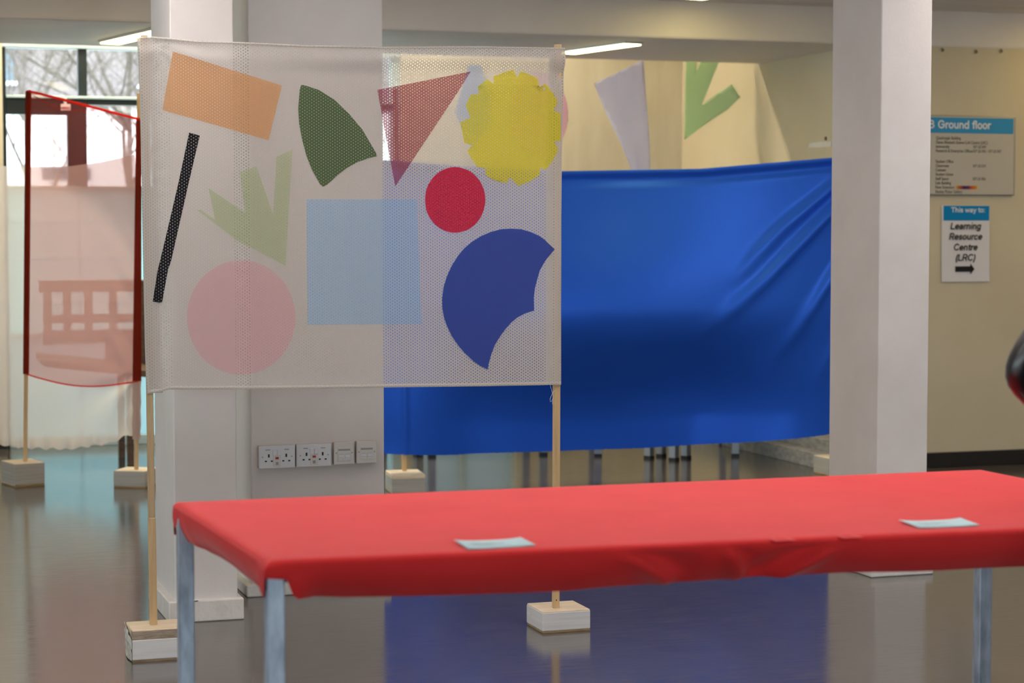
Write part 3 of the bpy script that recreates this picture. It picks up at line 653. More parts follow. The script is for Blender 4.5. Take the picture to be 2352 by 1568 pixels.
# ---------------------------------------------------- the red table
CF = {'FL': Vector((0.714, 3.572, 0)), 'BL': Vector((0.679, 4.416, 0)), 'BR': Vector((2.658, 4.389, 0)), 'FR': Vector((2.690, 3.462, 0))}
TB = thing('table', (1.68, 3.97, 0.0), 'long steel-legged table under the red cloth', 'table')
def quad_pt(a, b):
    return CF['FL'].lerp(CF['FR'], a).lerp(CF['BL'].lerp(CF['BR'], a), b)
ins = 0.008
c = [quad_pt(0.010, 0.065), quad_pt(0.990, 0.065), quad_pt(0.990, 0.988), quad_pt(0.010, 0.988)]
mb = MB(); mb.add([(p.x, p.y, 0.722) for p in c] + [(p.x, p.y, 0.744) for p in c], [(3, 2, 1, 0), (4, 5, 6, 7)] + [(i, (i + 1) % 4, (i + 1) % 4 + 4, i + 4) for i in range(4)])
mb.build('tabletop', M['tabletop'], TB)
LEG = 0.0335
for lx, ly in ((0.7345, 3.607), (0.697, 4.372), (2.641, 4.35), (2.655, 3.50)):
    MB().box(lx - LEG / 2, ly - LEG / 2, 0.0, lx + LEG / 2, ly + LEG / 2, 0.722).build('leg', M['steel'], TB, bevel=0.0025)
mb = MB()
mb.box(0.75, 3.625, 0.702, 2.64, 3.64, 0.722); mb.box(0.715, 4.36, 0.702, 2.63, 4.378, 0.722)
mb.box(0.765, 3.62, 0.702, 0.78, 4.36, 0.722); mb.box(2.632, 3.52, 0.702, 2.65, 4.34, 0.722)
mb.build('frame_rail', M['steel'], TB)

TC = thing('red_tablecloth', (1.68, 3.97, 0.7445), 'plain red cloth drawn over the long table in front, its edges hanging short', 'tablecloth')
corners = [CF['FL'], CF['FR'], CF['BR'], CF['BL']]
loop = []                     # (point, outward normal, side, distance from the start corner, side length)
for i in range(4):
    a, b = corners[i], corners[(i + 1) % 4]; L = (b - a).length; dv = (b - a).normalized(); nv = Vector((dv.y, -dv.x, 0))
    pv = corners[i - 1]; dp = (a - pv).normalized(); np_ = Vector((dp.y, -dp.x, 0))
    for k in range(5):        # round the corner
        f = k / 4; n = np_.lerp(nv, f).normalized(); loop.append((a.copy(), n, i, -0.001 if f < 0.5 else 0.001, L, np_ + nv))
    n_seg = max(2, int(L / 0.012))
    for k in range(3, n_seg - 2): loop.append((a + dv * (L * k / n_seg), nv, i, L * k / n_seg, L, nv))
FRONT_RIDGES = [([(1.365, 0.752), (1.479, 0.675)], 0.017, 0.024), ([(1.584, 0.752), (1.622, 0.675)], 0.013, 0.020), ([(1.830, 0.752), (1.712, 0.672)], 0.017, 0.026)]
FRONT_DENTS = [([(1.400, 0.745), (1.51, 0.700)], 0.026, 0.020), ([(1.612, 0.742), (1.655, 0.69)], 0.016, 0.015), ([(1.80, 0.742), (1.68, 0.70)], 0.024, 0.020)]
def cloth_edge(p, n, side, d, L):
    """bottom height of the hanging edge"""
    if side == 0:
        zb = lerp_table([(0.0, 0.720), (0.018, 0.725), (0.036, 0.717), (0.052, 0.677), (0.15, 0.669), (0.32, 0.666), (0.48, 0.662), (0.565, 0.662), (0.65, 0.666), (0.82, 0.667), (0.96, 0.671), (1.14, 0.671), (1.28, 0.668), (1.52, 0.666), (1.93, 0.664), (2.0, 0.68)], d)
    elif side == 3:
        zb = lerp_table([(0.0, 0.680), (0.03, 0.670), (L - 0.2, 0.671), (L - 0.05, 0.676), (L - 0.022, 0.680), (L - 0.006, 0.716), (L, 0.720)], d)
    else: zb = 0.66
    return zb
PROF = [(-0.030, 0.0), (-0.018, -0.0004), (-0.010, -0.0015), (-0.004, -0.0045), (0.0, -0.010)] 
ring_n = len(loop); nd = 12
mb = MB(); vs = []
for (p, n, side, d, L, nb) in loop:
    zb = cloth_edge(p, n, side, d, L)
    for o, dz in PROF: vs.append((p.x + nb.x * o, p.y + nb.y * o, 0.7515 + dz))
    for k in range(1, nd + 1):
        f = k / nd; z = 0.7415 + (zb - 0.7415) * f
        o = 0.0035 * math.sin(math.pi * f) - (0.055 * smooth_step(0.030, 0.10, d) if side == 0 else 0.006 + (0.034 * math.sin(math.pi * d / L) ** 0.6 if side == 3 and 0 < d < L else 0)) * f ** 1.7
        if side == 0:
            if d > 0.09:
                for pts, w, amp in FRONT_RIDGES:
                    q, _ = seg_dist(p.x, z, pts); o += amp * math.exp(-(q / w) ** 2) * smooth_step(0, 0.25, f)
                for pts, w, amp in FRONT_DENTS:
                    q, _ = seg_dist(p.x, z, pts); o -= amp * math.exp(-(q / w) ** 2) * smooth_step(0, 0.2, f)
                o += 0.004 * math.sin(p.x * 7.0) * f + 0.003 * math.sin(p.x * 19 + 1) * f
            else: o += 0.003 * f
        if side == 3:
            o += 0.006 * math.sin(d * 42) * f * math.exp(-(L - d) / 0.12) + 0.006 * math.sin(d * 60) * f * math.exp(-d / 0.09) + 0.002 * math.sin(d * 15) * f
            o += 0.012 * f * math.exp(-((L - d - 0.04) / 0.022) ** 2)
        vs.append((p.x + n.x * o, p.y + n.y * o, z))
st = len(PROF) + nd
fs = []
for i in range(ring_n):
    j = (i + 1) % ring_n
    for k in range(st - 1): fs.append((i * st + k, j * st + k, j * st + k + 1, i * st + k + 1))
mb.add(vs, fs); mb.f.append(tuple(i * st for i in range(ring_n)))
o = mb.build('cloth', M['red_cloth'], TC, smooth=True, solid=0.0)
# the little puckers along the front fold
for x, y in ((1.70, 3.525), (1.838, 3.518)):
    mb = MB(); mb.grid(lambda s, t, x=x, y=y: (x - 0.022 + 0.044 * s, y - 0.024 + 0.05 * t, 0.7508 + 0.0032 * math.sin(math.pi * s) ** 2 * math.sin(math.pi * t) ** 2), 10, 8)
    mb.build('pucker', M['red_cloth'], TC, smooth=True)

# ---------------------------------------------------- cards on the table
def card(corner, label):
    (ax, ay), (bx, by), (cx, cy), (dx, dy) = corner                   # back left, back right, front right, front left
    t = thing('caption_card', ((ax + cx) / 2, (ay + cy) / 2, 0.752), label, 'card', 'caption cards on the red table')
    def pt(s, u, lift=0.0):
        x = (ax + (bx - ax) * s) * (1 - u) + (dx + (cx - dx) * s) * u; y = (ay + (by - ay) * s) * (1 - u) + (dy + (cy - dy) * s) * u
        return (x, y, 0.7532 + lift + 0.0035 * abs(2 * s - 1) ** 3 * (1 - u * 0.6))
    mb = MB(); mb.grid(lambda s, u: pt(s, u), 16, 4); mb.build('card_sheet', M['card'], t, smooth=True, solid=0.0009)
    mb = MB(); rnd = random.Random(int(ax * 1000)); s = 0.16
    for row, end in ((0.42, 0.62), (0.56, 0.46)):
        s = 0.16
        while s < end:
            w = rnd.uniform(0.008, 0.04); mb.grid(lambda a, b, s=s, w=w, row=row: pt(s + a * w, row + b * 0.07, 0.0008), 2, 1); s += w + rnd.uniform(0.005, 0.015)
    mb.build('print_line', M['grey_ink'], t)
card([(1.092, 3.671), (1.221, 3.662), (1.223, 3.579), (1.090, 3.574)], 'pale blue caption card near the middle of the red table, before the patterned banner')
card([(2.016, 3.641), (2.149, 3.629), (2.142, 3.543), (2.010, 3.550)], 'pale blue caption card on the red table in front of the lone slim pillar')

# ---------------------------------------------------- sockets on the wide pillar
YS = 7.30
def plate(name, x0, x1, z0, label, cat, ivory):
    t = thing(name, ((x0 + x1) / 2, YS, (z0 + 0.043)), label, cat, 'wall plates on the wide pillar'); z1 = z0 + 0.084
    MB().box(x0 + 0.001, YS - 0.020, z0 + 0.001, x1 - 0.001, YS + 0.001, z1 - 0.001).build('back_box', M['box_edge'], t, bevel=0.003)
    MB().box(x0, YS - 0.028, z0, x1, YS - 0.0195, z1).build('face_plate', M['plastic_ivory' if ivory else 'plastic'], t, bevel=0.004, seg=3)
    return t, z0, z1, YS - 0.0285
def double_socket(x0, x1, z0, label):
    t, za, zb, y = plate('double_socket', x0, x1, z0, label, 'power socket', False)
    for xc in (x0 + 0.037, x1 - 0.033):
        mb = MB(); zc = za + 0.047
        mb.box(xc - 0.003, y - 0.0003, zc - 0.006, xc + 0.003, y + 0.001, zc + 0.006)
        for sx in (-0.011, 0.011): mb.box(xc + sx - 0.0037, y - 0.0003, zc - 0.022, xc + sx + 0.0037, y + 0.001, zc - 0.017)
        mb.build('pin_hole', M['socket_hole'], t)
    xm = (x0 + x1) / 2
    MB().box(xm - 0.014, y - 0.0008, za + 0.008, xm + 0.014, y + 0.001, za + 0.045).build('centre_panel', M['plastic_ivory'], t, bevel=0.001)
    for sx in (-0.0085, 0.0085): MB().box(xm + sx - 0.0075, y - 0.003, za + 0.047, xm + sx + 0.0075, y + 0.001, za + 0.068).build('switch', M['plastic'], t, bevel=0.0015)
    MB().box(xm - 0.006, y - 0.0018, za + 0.034, xm + 0.006, y, za + 0.042).build('indicator', M['neon_red'], t)
    MB().box(xm - 0.005, y - 0.0018, za + 0.013, xm + 0.005, y, za + 0.024).build('button', M['grey_mark'], t)
    for xs_ in (x0 + 0.0135, x1 - 0.013): MB().tube([(xs_, y - 0.0012, za + 0.043), (xs_, y + 0.002, za + 0.043)], 0.0026, 12).build('screw', M['screw'], t)
    for xa in (x0 + 0.025, x1 - 0.040): MB().box(xa, y - 0.0002, za + 0.067, xa + 0.017, y + 0.001, za + 0.0705).build('printed_mark', M['grey_mark'], t)
def data_outlet(x0, x1, z0, label):
    t, za, zb, y = plate('data_outlet', x0, x1, z0, label, 'data outlet', True); xm = (x0 + x1) / 2
    MB().box(xm - 0.024, y - 0.0015, za + 0.014, xm + 0.024, y + 0.001, za + 0.064).build('module', M['plastic_ivory'], t, bevel=0.001)
    MB().box(xm - 0.022, y - 0.0019, za + 0.052, xm + 0.022, y, za + 0.0585).build('label_strip', M['grey_mark'], t)
    for sx in (-0.0115, 0.0115):
        MB().box(xm + sx - 0.009, y - 0.0028, za + 0.021, xm + sx + 0.009, y, za + 0.040).build('shutter', M['plastic'], t, bevel=0.0006)
        for zz in (0.026, 0.0385): MB().box(xm + sx - 0.0085, y - 0.0031, za + zz, xm + sx + 0.0085, y, za + zz + 0.0012).build('shutter_slot', M['grey_mark'], t)
    for sx in (-0.0295, 0.0295): MB().tube([(xm + sx, y - 0.0012, za + 0.044), (xm + sx, y + 0.002, za + 0.044)], 0.0026, 12).build('screw', M['screw'], t)
double_socket(1.428, 1.562, 0.467, 'white double socket nearest the narrow pillar, first of the row of wall plates')
double_socket(1.567, 1.697, 0.4680, 'white double socket next to the square data plates')
data_outlet(1.706, 1.783, 0.4715, 'square data outlet plate beside a double socket')
data_outlet(1.791, 1.867, 0.4725, 'square data outlet plate at the outer edge of the wide pillar, last of the row')

# ---------------------------------------------------- signs on the cream wall
def lettering(parent, text, x, y, z, size, m, bold=0.0, shear=0.0, align='LEFT', space=1.0, name='lettering', sx=1.0):
    cu = D.curves.new(name, 'FONT'); cu.body = text; cu.size = size; cu.align_x = align; cu.offset = bold; cu.shear = shear; cu.space_line = space
    cu.extrude = 0.0003; cu.materials.append(m); cu.fill_mode = 'BOTH'; cu.resolution_u = 4
    tmp = D.objects.new('tmp', cu); me = D.meshes.new_from_object(tmp.evaluated_get(bpy.context.evaluated_depsgraph_get())); D.objects.remove(tmp)
    o = D.objects.new(name, me); COL.objects.link(o); o.parent = parent
    o.location = Vector((x, y, z)) - parent.location; o.rotation_euler = (rad(90), 0, 0); o.scale = (sx, 1, 1); return o
# a plain bold sans alphabet drawn with strokes (cap height 0.72, x-height 0.52)
def arc_(cx, cy, rx, ry, a0, a1, n=14):
    return [(cx + rx * math.cos(rad(a0 + (a1 - a0) * i / n)), cy + ry * math.sin(rad(a0 + (a1 - a0) * i / n))) for i in range(n + 1)]
bowl_ = arc_(.25, .26, .185, .2, 0, 360, 22)
GLYPHS = {
 'a': (.50, [arc_(.245, .33, .155, .13, 155, 0, 10) + [(.40, .06)], [(.40, .29), (.22, .255)] + arc_(.20, .155, .125, .1, 90, 280, 10) + [(.30, .08), (.40, .16)]]),
 'c': (.50, [arc_(.26, .26, .19, .2, 48, 312)]), 'e': (.52, [arc_(.26, .26, .19, .2, 0, 312, 20), [(.08, .26), (.45, .26)]]),
 'd': (.54, [bowl_, [(.435, .06), (.435, .67)]]), 'f': (.32, [arc_(.29, .55, .13, .115, 70, 180, 6) + [(.16, .06)], [(.05, .46), (.29, .46)]]),
 'g': (.54, [bowl_, [(.435, .46), (.435, -.03)] + arc_(.25, -.03, .185, .115, 0, -155, 10)]),
 'h': (.53, [[(.1, .06), (.1, .67)], arc_(.26, .28, .16, .18, 180, 0, 10) + [(.42, .06)]]), 'n': (.53, [[(.1, .06), (.1, .46)], arc_(.26, .28, .16, .18, 180, 0, 10) + [(.42, .06)]]),
 'i': (.22, [[(.11, .06), (.11, .46)], [(.11, .655), (.11, .67)]]), 'l': (.22, [[(.11, .06), (.11, .67)]]), 'o': (.52, [arc_(.26, .26, .19, .2, 0, 360, 22)]),
 'r': (.35, [[(.1, .06), (.1, .46)], arc_(.27, .28, .17, .17, 180, 75, 8)]), 's': (.46, [arc_(.225, .36, .14, .1, 25, 265, 10) + arc_(.225, .16, .15, .1, 80, -155, 10)]),
 't': (.32, [[(.16, .58), (.16, .17)] + arc_(.27, .165, .11, .105, 180, 280, 6), [(.05, .46), (.29, .46)]]), 'u': (.53, [[(.1, .46), (.1, .22)] + arc_(.26, .22, .16, .16, 180, 360, 10) + [(.42, .46)], [(.42, .3), (.42, .06)]]),
 'w': (.70, [[(.06, .46), (.2, .06), (.35, .44), (.5, .06), (.64, .46)]]), 'y': (.47, [[(.06, .46), (.24, .06)], [(.42, .46), (.20, -.12), (.09, -.14)]]),
 'G': (.74, [arc_(.37, .36, .29, .3, 42, 350, 22) + [(.655, .35), (.42, .35)]]), 'C': (.70, [arc_(.37, .36, .29, .3, 45, 315, 20)]), 'L': (.54, [[(.1, .66), (.1, .06), (.48, .06)]]),
 'B': (.62, [[(.1, .06), (.1, .66), (.33, .66)] + arc_(.34, .52, .15, .14, 90, -90, 10) + [(.1, .38)], [(.34, .38)] + arc_(.36, .22, .18, .16, 90, -90, 10) + [(.1, .06)]]),
 'R': (.64, [[(.1, .06), (.1, .66), (.36, .66)] + arc_(.37, .5, .16, .16, 90, -90, 10) + [(.1, .34)], [(.34, .34), (.54, .06)]]), 'T': (.60, [[(.04, .66), (.56, .66)], [(.3, .66), (.3, .06)]]),
 '(': (.30, [arc_(.42, .27, .28, .5, 130, 230, 10)]), ')': (.30, [arc_(-.10, .27, .28, .5, 50, -50, 10)]), ':': (.24, [[(.12, .06), (.12, .07)], [(.12, .41), (.12, .42)]]), ' ': (.26, []),
}
def stroke_text(parent, text, x, y, z, size, m, align='LEFT', shear=0.0, sx=1.0, w=0.125):
    adv = sum(GLYPHS[ch][0] for ch in text) * size * sx; ox = x - (adv / 2 if align == 'CENTER' else 0); mb = MB(); k = 0
    for ch in text:
        a, strokes = GLYPHS[ch]
        for st_ in strokes:
            P = [Vector((ox + (px_ + shear * py_) * size * sx, 0, z + py_ * size)) for px_, py_ in st_]; r = w * size / 2
            for i, p in enumerate(P):
                yy = y - 0.00003 * (k % 7); k += 1
                mb.add([(p.x + r * math.cos(q * math.pi / 5), yy, p.z + r * math.sin(q * math.pi / 5)) for q in range(10)], [tuple(range(10))])
                if i + 1 < len(P) and (P[i + 1] - p).length > 1e-7:
                    n_ = P[i + 1]; d_ = (n_ - p).normalized(); e_ = Vector((-d_.z, 0, d_.x)) * r; yy -= 0.00001
                    mb.add([(p.x + e_.x, yy, p.z + e_.z), (p.x - e_.x, yy, p.z - e_.z), (n_.x - e_.x, yy, n_.z - e_.z), (n_.x + e_.x, yy, n_.z + e_.z)], [(0, 1, 2, 3)])
        ox += a * size * sx
    return mb.build('lettering', m, parent)
yw = YB0
S1 = thing('directory_board', (5.9, yw, 1.73), 'wall directory board with a blue heading, above the paper arrow notice', 'sign')
MB().box(5.52, yw - 0.016, 1.511, 6.256, yw, 1.950).build('frame', M['alu'], S1, bevel=0.003)
MB().box(5.526, yw - 0.018, 1.5165, 6.247, yw - 0.0155, 1.944).build('panel', M['sign_white'], S1)
MB().box(5.526, yw - 0.0195, 1.853, 6.240, yw - 0.0178, 1.938).build('heading_band', M['sign_blue'], S1)
stroke_text(S1, 'Ground floor', 5.763, yw - 0.0202, 1.877, 0.0640, M['text_white'], sx=0.965)
stroke_text(S1, 'LB', 5.671, yw - 0.0202, 1.877, 0.0640, M['text_white'], sx=0.965)
rows = ['Quadrangle Building', 'Dame Elizabeth Esteve-Coll Centre (LRC)', 'Innoversity', 'Research & Enterprise Offices', '', 'Student Office', 'Classroom', 'Canteen', 'Student Union', 'Staff Space', 'Link Building', 'New Extension', 'Stanley Picker Gallery']
zrow = [1.8177, 1.794, 1.7706, 1.7474, 1.72, 1.6886, 1.6654, 1.642, 1.618, 1.594, 1.5705, 1.547, 1.5225]
codes = {2: 'KP LB 049', 3: 'KP LB 042 - KP LB 047', 6: 'KP LB 010', 9: 'KP LB 006'}
for i, (t_, z_) in enumerate(zip(rows, zrow)):
    if t_: lettering(S1, t_, 5.753, yw - 0.0186, z_, 0.0235, M['text_brown'], bold=0.0004, name='room_line', sx=0.81)
    if i in codes: lettering(S1, codes[i], 5.988, yw - 0.0186, z_, 0.0235, M['text_brown'], bold=0.0003, name='room_code', sx=0.80)
def bar_mat():
    m, nt, out = new_mat('rainbow_bar'); b = principled(nt, out, 0.5, 0.3)
    sp = node(nt, 'ShaderNodeSeparateXYZ'); tc = node(nt, 'ShaderNodeTexCoord'); nt.links.new(tc.outputs['Generated'], sp.inputs[0])
    nt.links.new(ramp(nt, sp.outputs[0], [(0.0, (0.55, 0.42, 0.05)), (0.12, (0.5, 0.12, 0.02)), (0.35, (0.07, 0.01, 0.09)), (0.58, (0.10, 0.02, 0.08)), (0.72, (0.55, 0.09, 0.03)), (0.9, (0.6, 0.2, 0.01)), (1.0, (0.6, 0.5, 0.05))]), b.inputs['Base Color']); return m
MB().box(5.881, yw - 0.0196, 1.544, 6.018, yw - 0.0178, 1.563).build('colour_bar', bar_mat(), S1)
S2 = thing('arrow_notice', (5.96, yw, 1.245), 'white paper notice with a blue heading and a black arrow pointing right', 'sign')
def sheet(s, t):
    return (5.803 + 0.303 * s + 0.002 * (1 - t), yw - 0.003 - 0.006 * (1 - t) ** 3 * (0.4 + 0.6 * abs(2 * s - 1)), 1.032 + 0.424 * t)
mb = MB(); mb.grid(sheet, 6, 12); mb.build('paper_sheet', M['paper'], S2, smooth=True)
MB().box(5.814, yw - 0.0045, 1.371, 6.103, yw - 0.0035, 1.453).build('heading_band', M['paper_blue'], S2)
stroke_text(S2, 'This way to:', 5.861, yw - 0.0050, 1.416, 0.040, M['text_white'], sx=1.06)
for t_, z_ in (('Learning', 1.322), ('Resource', 1.264), ('Centre', 1.205), ('(LRC)', 1.147)):
    stroke_text(S2, t_, 5.950, yw - 0.0105, z_, 0.053, M['ink'], align='CENTER', shear=0.2, sx=0.98)
MB().prism([(5.890, 1.087), (5.985, 1.087), (5.985, 1.073), (6.010, 1.101), (5.985, 1.131), (5.985, 1.117), (5.890, 1.117)], yw - 0.0110, yw - 0.0075).build('arrow', M['ink'], S2)
for i, (x, z) in enumerate(((5.796, 2.308), (6.006, 2.304), (6.165, 2.312))):
    lab = ['left of the three', 'middle of the three', 'right of the three'][i]
    h = thing('wall_hook', (x, yw, z), 'small dark hook under the beam, ' + lab + ' above the directory board', 'hook', 'hooks under the beam')
    MB().box(x - 0.006, yw - 0.006, z - 0.010, x + 0.006, yw, z + 0.012).build('hook_plate', M['hook'], h, bevel=0.002)
    MB().tube([(x, yw - 0.008, z), (x, yw - 0.018, z - 0.006), (x, yw - 0.018, z + 0.004)], 0.0025, 6).build('hook_arm', M['hook'], h)
f = MB(); f.prism([(-0.14, -0.012), (0.14, -0.016), (0.15, 0.012), (0.02, 0.017), (-0.13, 0.013)], -0.003, 0.0)
f.v = [(5.33 + y, 10.585 - x, 1.803 + z) for x, y, z in f.v]
o = f.build('trim_3', M['filler']); o['kind'] = 'structure'
MB().box(5.322, 10.50, 1.825, 5.331, 10.515, 1.845).build('wall_fixing', M['text_brown'], o)

# ---------------------------------------------------- paper shapes hung behind the beam
YH = 11.50
def hung(name, poly, mat, curl, label, hang):
    xs_ = [p[0] for p in poly]; zs_ = [p[1] for p in poly]; x0, x1, z0, z1 = min(xs_), max(xs_), min(zs_), max(zs_)
    t = thing(name, ((x0 + x1) / 2, YH, z1), label, 'hanging shape', 'cut shapes hung behind the beam')
    m = flat_shape(poly, 0.035)
    m.v = [(x, YH + curl(x, z), z) for x, _, z in m.v]
    m.build('cut_sheet', mat, t, smooth=True, solid=0.0015)
    mb = MB()
    for x, z in hang: mb.tube([(x, YH + curl(x, z), z - 0.01), (x, YH - 0.02, 2.9), (x, YB1 + 0.0, 2.95)], 0.0008, 5)
    mb.build('hanging_thread', M['thread'], t)
hung('paper_triangle', [(4.306, 2.19), (4.573, 2.325), (4.601, 2.344), (4.649, 1.60), (4.60, 1.56)], M['lilac'], lambda x, z: 0.05 * math.sin((x - 4.3) * 9 + z * 4) + 0.012 * math.sin((x * 2.2 + z * .5) * 22), 'crumpled lilac triangle hung behind the beam above the blue sheet', [(4.595, 2.34)])
hung('paper_branch', [(4.895, 2.43), (4.866, 1.858), (5.167, 2.047), (5.242, 2.123), (5.195, 2.206), (5.0, 2.073), (5.074, 2.235), (5.165, 2.44), (5.05, 2.44), (4.965, 2.275), (4.978, 2.43)], M['green_paper'], lambda x, z: -0.10 * (2.43 - z) * 0.6 + 0.04 * math.sin((x - 4.86) * 8), 'pale green forked shape hung behind the beam, nearest the side wall', [(4.93, 2.425), (5.1, 2.43)])
hung('paper_disc', [(3.954 + 0.184 * math.cos(a * math.pi / 24), 2.0 + 0.25 * math.sin(a * math.pi / 24)) for a in range(48)], M['pink_paper'], lambda x, z: 0.03 * math.sin((x - 3.8) * 8), 'pink disc hung behind the beam, mostly covered by the patterned banner', [(3.954, 2.245)])
hung('paper_kite', [(3.519, 2.277), (3.591, 2.283), (3.652, 2.115), (3.652, 1.924), (3.537, 1.783), (3.431, 2.002)], M['paleblue_paper'], lambda x, z: 0.02 * math.sin((x - 3.4) * 9), 'pale blue kite shape hung behind the beam, seen only through the patterned banner', [(3.56, 2.28)])

# ---------------------------------------------------- furniture behind the cloths
def steel_table(x, y, rot, w, d, h, label, name='metal_table', cat='table'):
    t = thing(name, (x, y, 0), label, cat); ca, sa = math.cos(rot), math.sin(rot)
    def P(u, v): return (x + u * ca - v * sa, y + u * sa + v * ca)
    px, py = P(0, 0)
    MB().box(x - w / 2 - .02, y - d / 2 - .02, h - 0.025, x + w / 2 + .02, y + d / 2 + .02, h, rot=rot, c=(x, y)).build('tabletop', M['tabletop'], t, bevel=0.003)
    for u in (-w / 2, w / 2):
        for v in (-d / 2, d / 2):
            cx, cy = P(u, v)
            l = MB().box(cx - 0.022, cy - 0.022, 0.014, cx + 0.022, cy + 0.022, h - 0.025, rot=rot, c=(cx, cy)).build('leg', M['steel_far'], t, bevel=0.003)
            MB().box(cx - 0.0225, cy - 0.0225, 0.0, cx + 0.0225, cy + 0.0225, 0.016, rot=rot, c=(cx, cy)).build('foot', M['black_foot'], l)
    return t
steel_table(4.66, 11.30, rad(-17.5), 0.80, 0.62, 0.74, 'steel table behind the right half of the blue sheet, its feet showing below the hem')
steel_table(4.53, 10.90, rad(35), 0.13, 0.17, 0.46, 'small steel stool behind the blue sheet, its close-set feet showing below the hem', 'metal_stool', 'stool')
steel_table(3.62, 11.62, rad(-8), 0.66, 0.55, 0.74, 'steel table behind the middle of the blue sheet, its legs mirrored in the floor')
steel_table(3.00, 11.75, rad(10), 0.34, 0.50, 0.74, 'narrow steel-legged table behind the blue sheet near the wide pillar')
BN = thing('wooden_bench', (1.55, 11.95, 0), 'dark bench with an open framed back, a silhouette behind the pale satin sheet', 'bench')
yb_ = 11.92
MB().box(1.08, yb_ - 0.02, 0.962, 2.05, yb_ + 0.02, 1.03).build('top_rail', M['bench'], BN, bevel=0.005)
MB().box(1.10, yb_ - 0.018, 0.785, 2.05, yb_ + 0.018, 0.835).build('middle_rail', M['bench'], BN, bevel=0.005)
MB().box(1.10, yb_ - 0.018, 0.67, 2.05, yb_ + 0.018, 0.745).build('lower_rail', M['bench'], BN, bevel=0.005)
for x in (1.105, 1.215, 1.335, 1.475, 1.64, 1.80, 1.98): MB().box(x, yb_ - 0.016, 0.66, x + 0.045, yb_ + 0.016, 0.97).build('upright', M['bench'], BN, bevel=0.004)
MB().box(1.45, yb_ - 0.014, 0.50, 1.99, yb_ + 0.014, 0.69).build('back_panel', M['bench'], BN)
mb = MB(); mb.add([(1.06, 11.45, 0.60), (1.06, 11.95, 0.62), (2.05, 11.95, 0.50), (2.05, 11.5, 0.48), (1.06, 11.45, 0.57), (1.06, 11.95, 0.59), (2.05, 11.95, 0.46), (2.05, 11.5, 0.44)], [(0, 1, 2, 3), (7, 6, 5, 4), (0, 4, 5, 1), (1, 5, 6, 2), (2, 6, 7, 3), (3, 7, 4, 0)])
mb.build('seat', M['bench'], BN)
for x in (1.52, 2.0):
    for y in (11.55, 11.92): MB().box(x, y - 0.018, 0.0, x + 0.036, y + 0.018, 0.60 if y > 11.8 else 0.5).build('leg', M['bench'], BN)

# ================================================================== outside the window
o = MB().box(-30, 12.8, -0.3, 50, 70, -0.02).build('ground', M['paving']); o['kind'] = 'structure'
HB = thing('brick_building', (10, 40, 0), 'pale brick building with white windows, far outside beyond the bare trees', 'building')
MB().box(-12, 40, 3.55, 40, 46, 14).build('brick_wall', M['brick'], HB)
MB().box(-12, 39.8, 0, 40, 46, 3.55).build('rendered_wall', M['render'], HB)
for i in range(16):
    x = -8.9 + i * 2.9
    w = MB().box(x, 39.90, 4.05, x + 0.5, 40.02, 4.75).build('window', M['dark_glass'], HB)
    MB().box(x - 0.1, 39.85, 3.98, x + 0.6, 40.02, 4.04).build('sill', M['render'], w)
    MB().box(x + 1.0, 39.75, 2.20, x + 1.9, 39.82, 2.42).build('window', M['dark_glass'], HB)
def tree(x, y, h, seed, label):
    t = thing('bare_tree', (x, y, -0.02), label, 'tree'); r_ = random.Random(seed)
    tr_, br_ = MB(), MB()
    def grow(p, d, ln, r, depth):
        pts = [p]; q = p.copy(); dd = d.copy()
        for _ in range(4):
            dd = (dd + Vector((r_.uniform(-.16, .16), r_.uniform(-.16, .16), r_.uniform(-.05, .12)))).normalized(); q = q + dd * ln / 4; pts.append(q.copy())
        (tr_ if depth == 0 else br_).tube(pts, [r * (1 - 0.12 * i) for i in range(5)], 6 if depth < 2 else 4)
        if depth < 4:
            for k in range(4 if depth else 8):
                b = pts[r_.randint(1 if depth else 2, 4)]
                a = r_.uniform(0, 2 * math.pi); up = r_.uniform(0.1, 0.8)
                nd_ = (Vector((math.cos(a), math.sin(a), up)) + dd * 0.6).normalized()
                grow(b, nd_, ln * r_.uniform(0.5, 0.72), r * 0.5, depth + 1)
    grow(Vector((x, y, -0.02)), Vector((0, 0, 1)), h, 0.05, 0)
    tr_.build('trunk', M['bark'], t, smooth=True); br_.build('branches', M['bark'], t)
tree(2.52, 19.5, 2.3, 5, 'bare tree outside the window, its trunk beside the white cloth edge')
tree(2.25, 25.0, 2.6, 11, 'thin bare tree outside beyond the hanging window sign')
tree(5.2, 22.0, 2.6, 23, 'bare tree outside, hidden by the pillars from here')

# ================================================================== the person at the right edge
def skin_body(name, m, parent, verts, edges, radii, root, sub=2):
    me = D.meshes.new(name); off = parent.location
    me.from_pydata([tuple(Vector(v) - off) for v in verts], edges, [])
    o = D.objects.new(name, me); COL.objects.link(o); o.parent = parent
    sk = o.modifiers.new('skin', 'SKIN'); sk.use_smooth_shade = True
    if not me.skin_vertices: 
        bm = bmesh.new(); bm.from_mesh(me); bm.verts.layers.skin.verify(); bm.to_mesh(me); bm.free()
    for i, r in enumerate(radii):
        d = me.skin_vertices[0].data[i]; d.radius = r if isinstance(r, tuple) else (r, r); d.use_root = (i == root)
    ss = o.modifiers.new('smooth', 'SUBSURF'); ss.levels = sub; ss.render_levels = sub
    me.materials.append(m); return o
px, py = 2.50, 3.22
PE = thing('person', (px, py, 0.0), 'person in shiny black jacket, hands in pockets, only an elbow showing above the red table', 'person')
V_ = lambda a, b, z: (px + a, py + b, z)
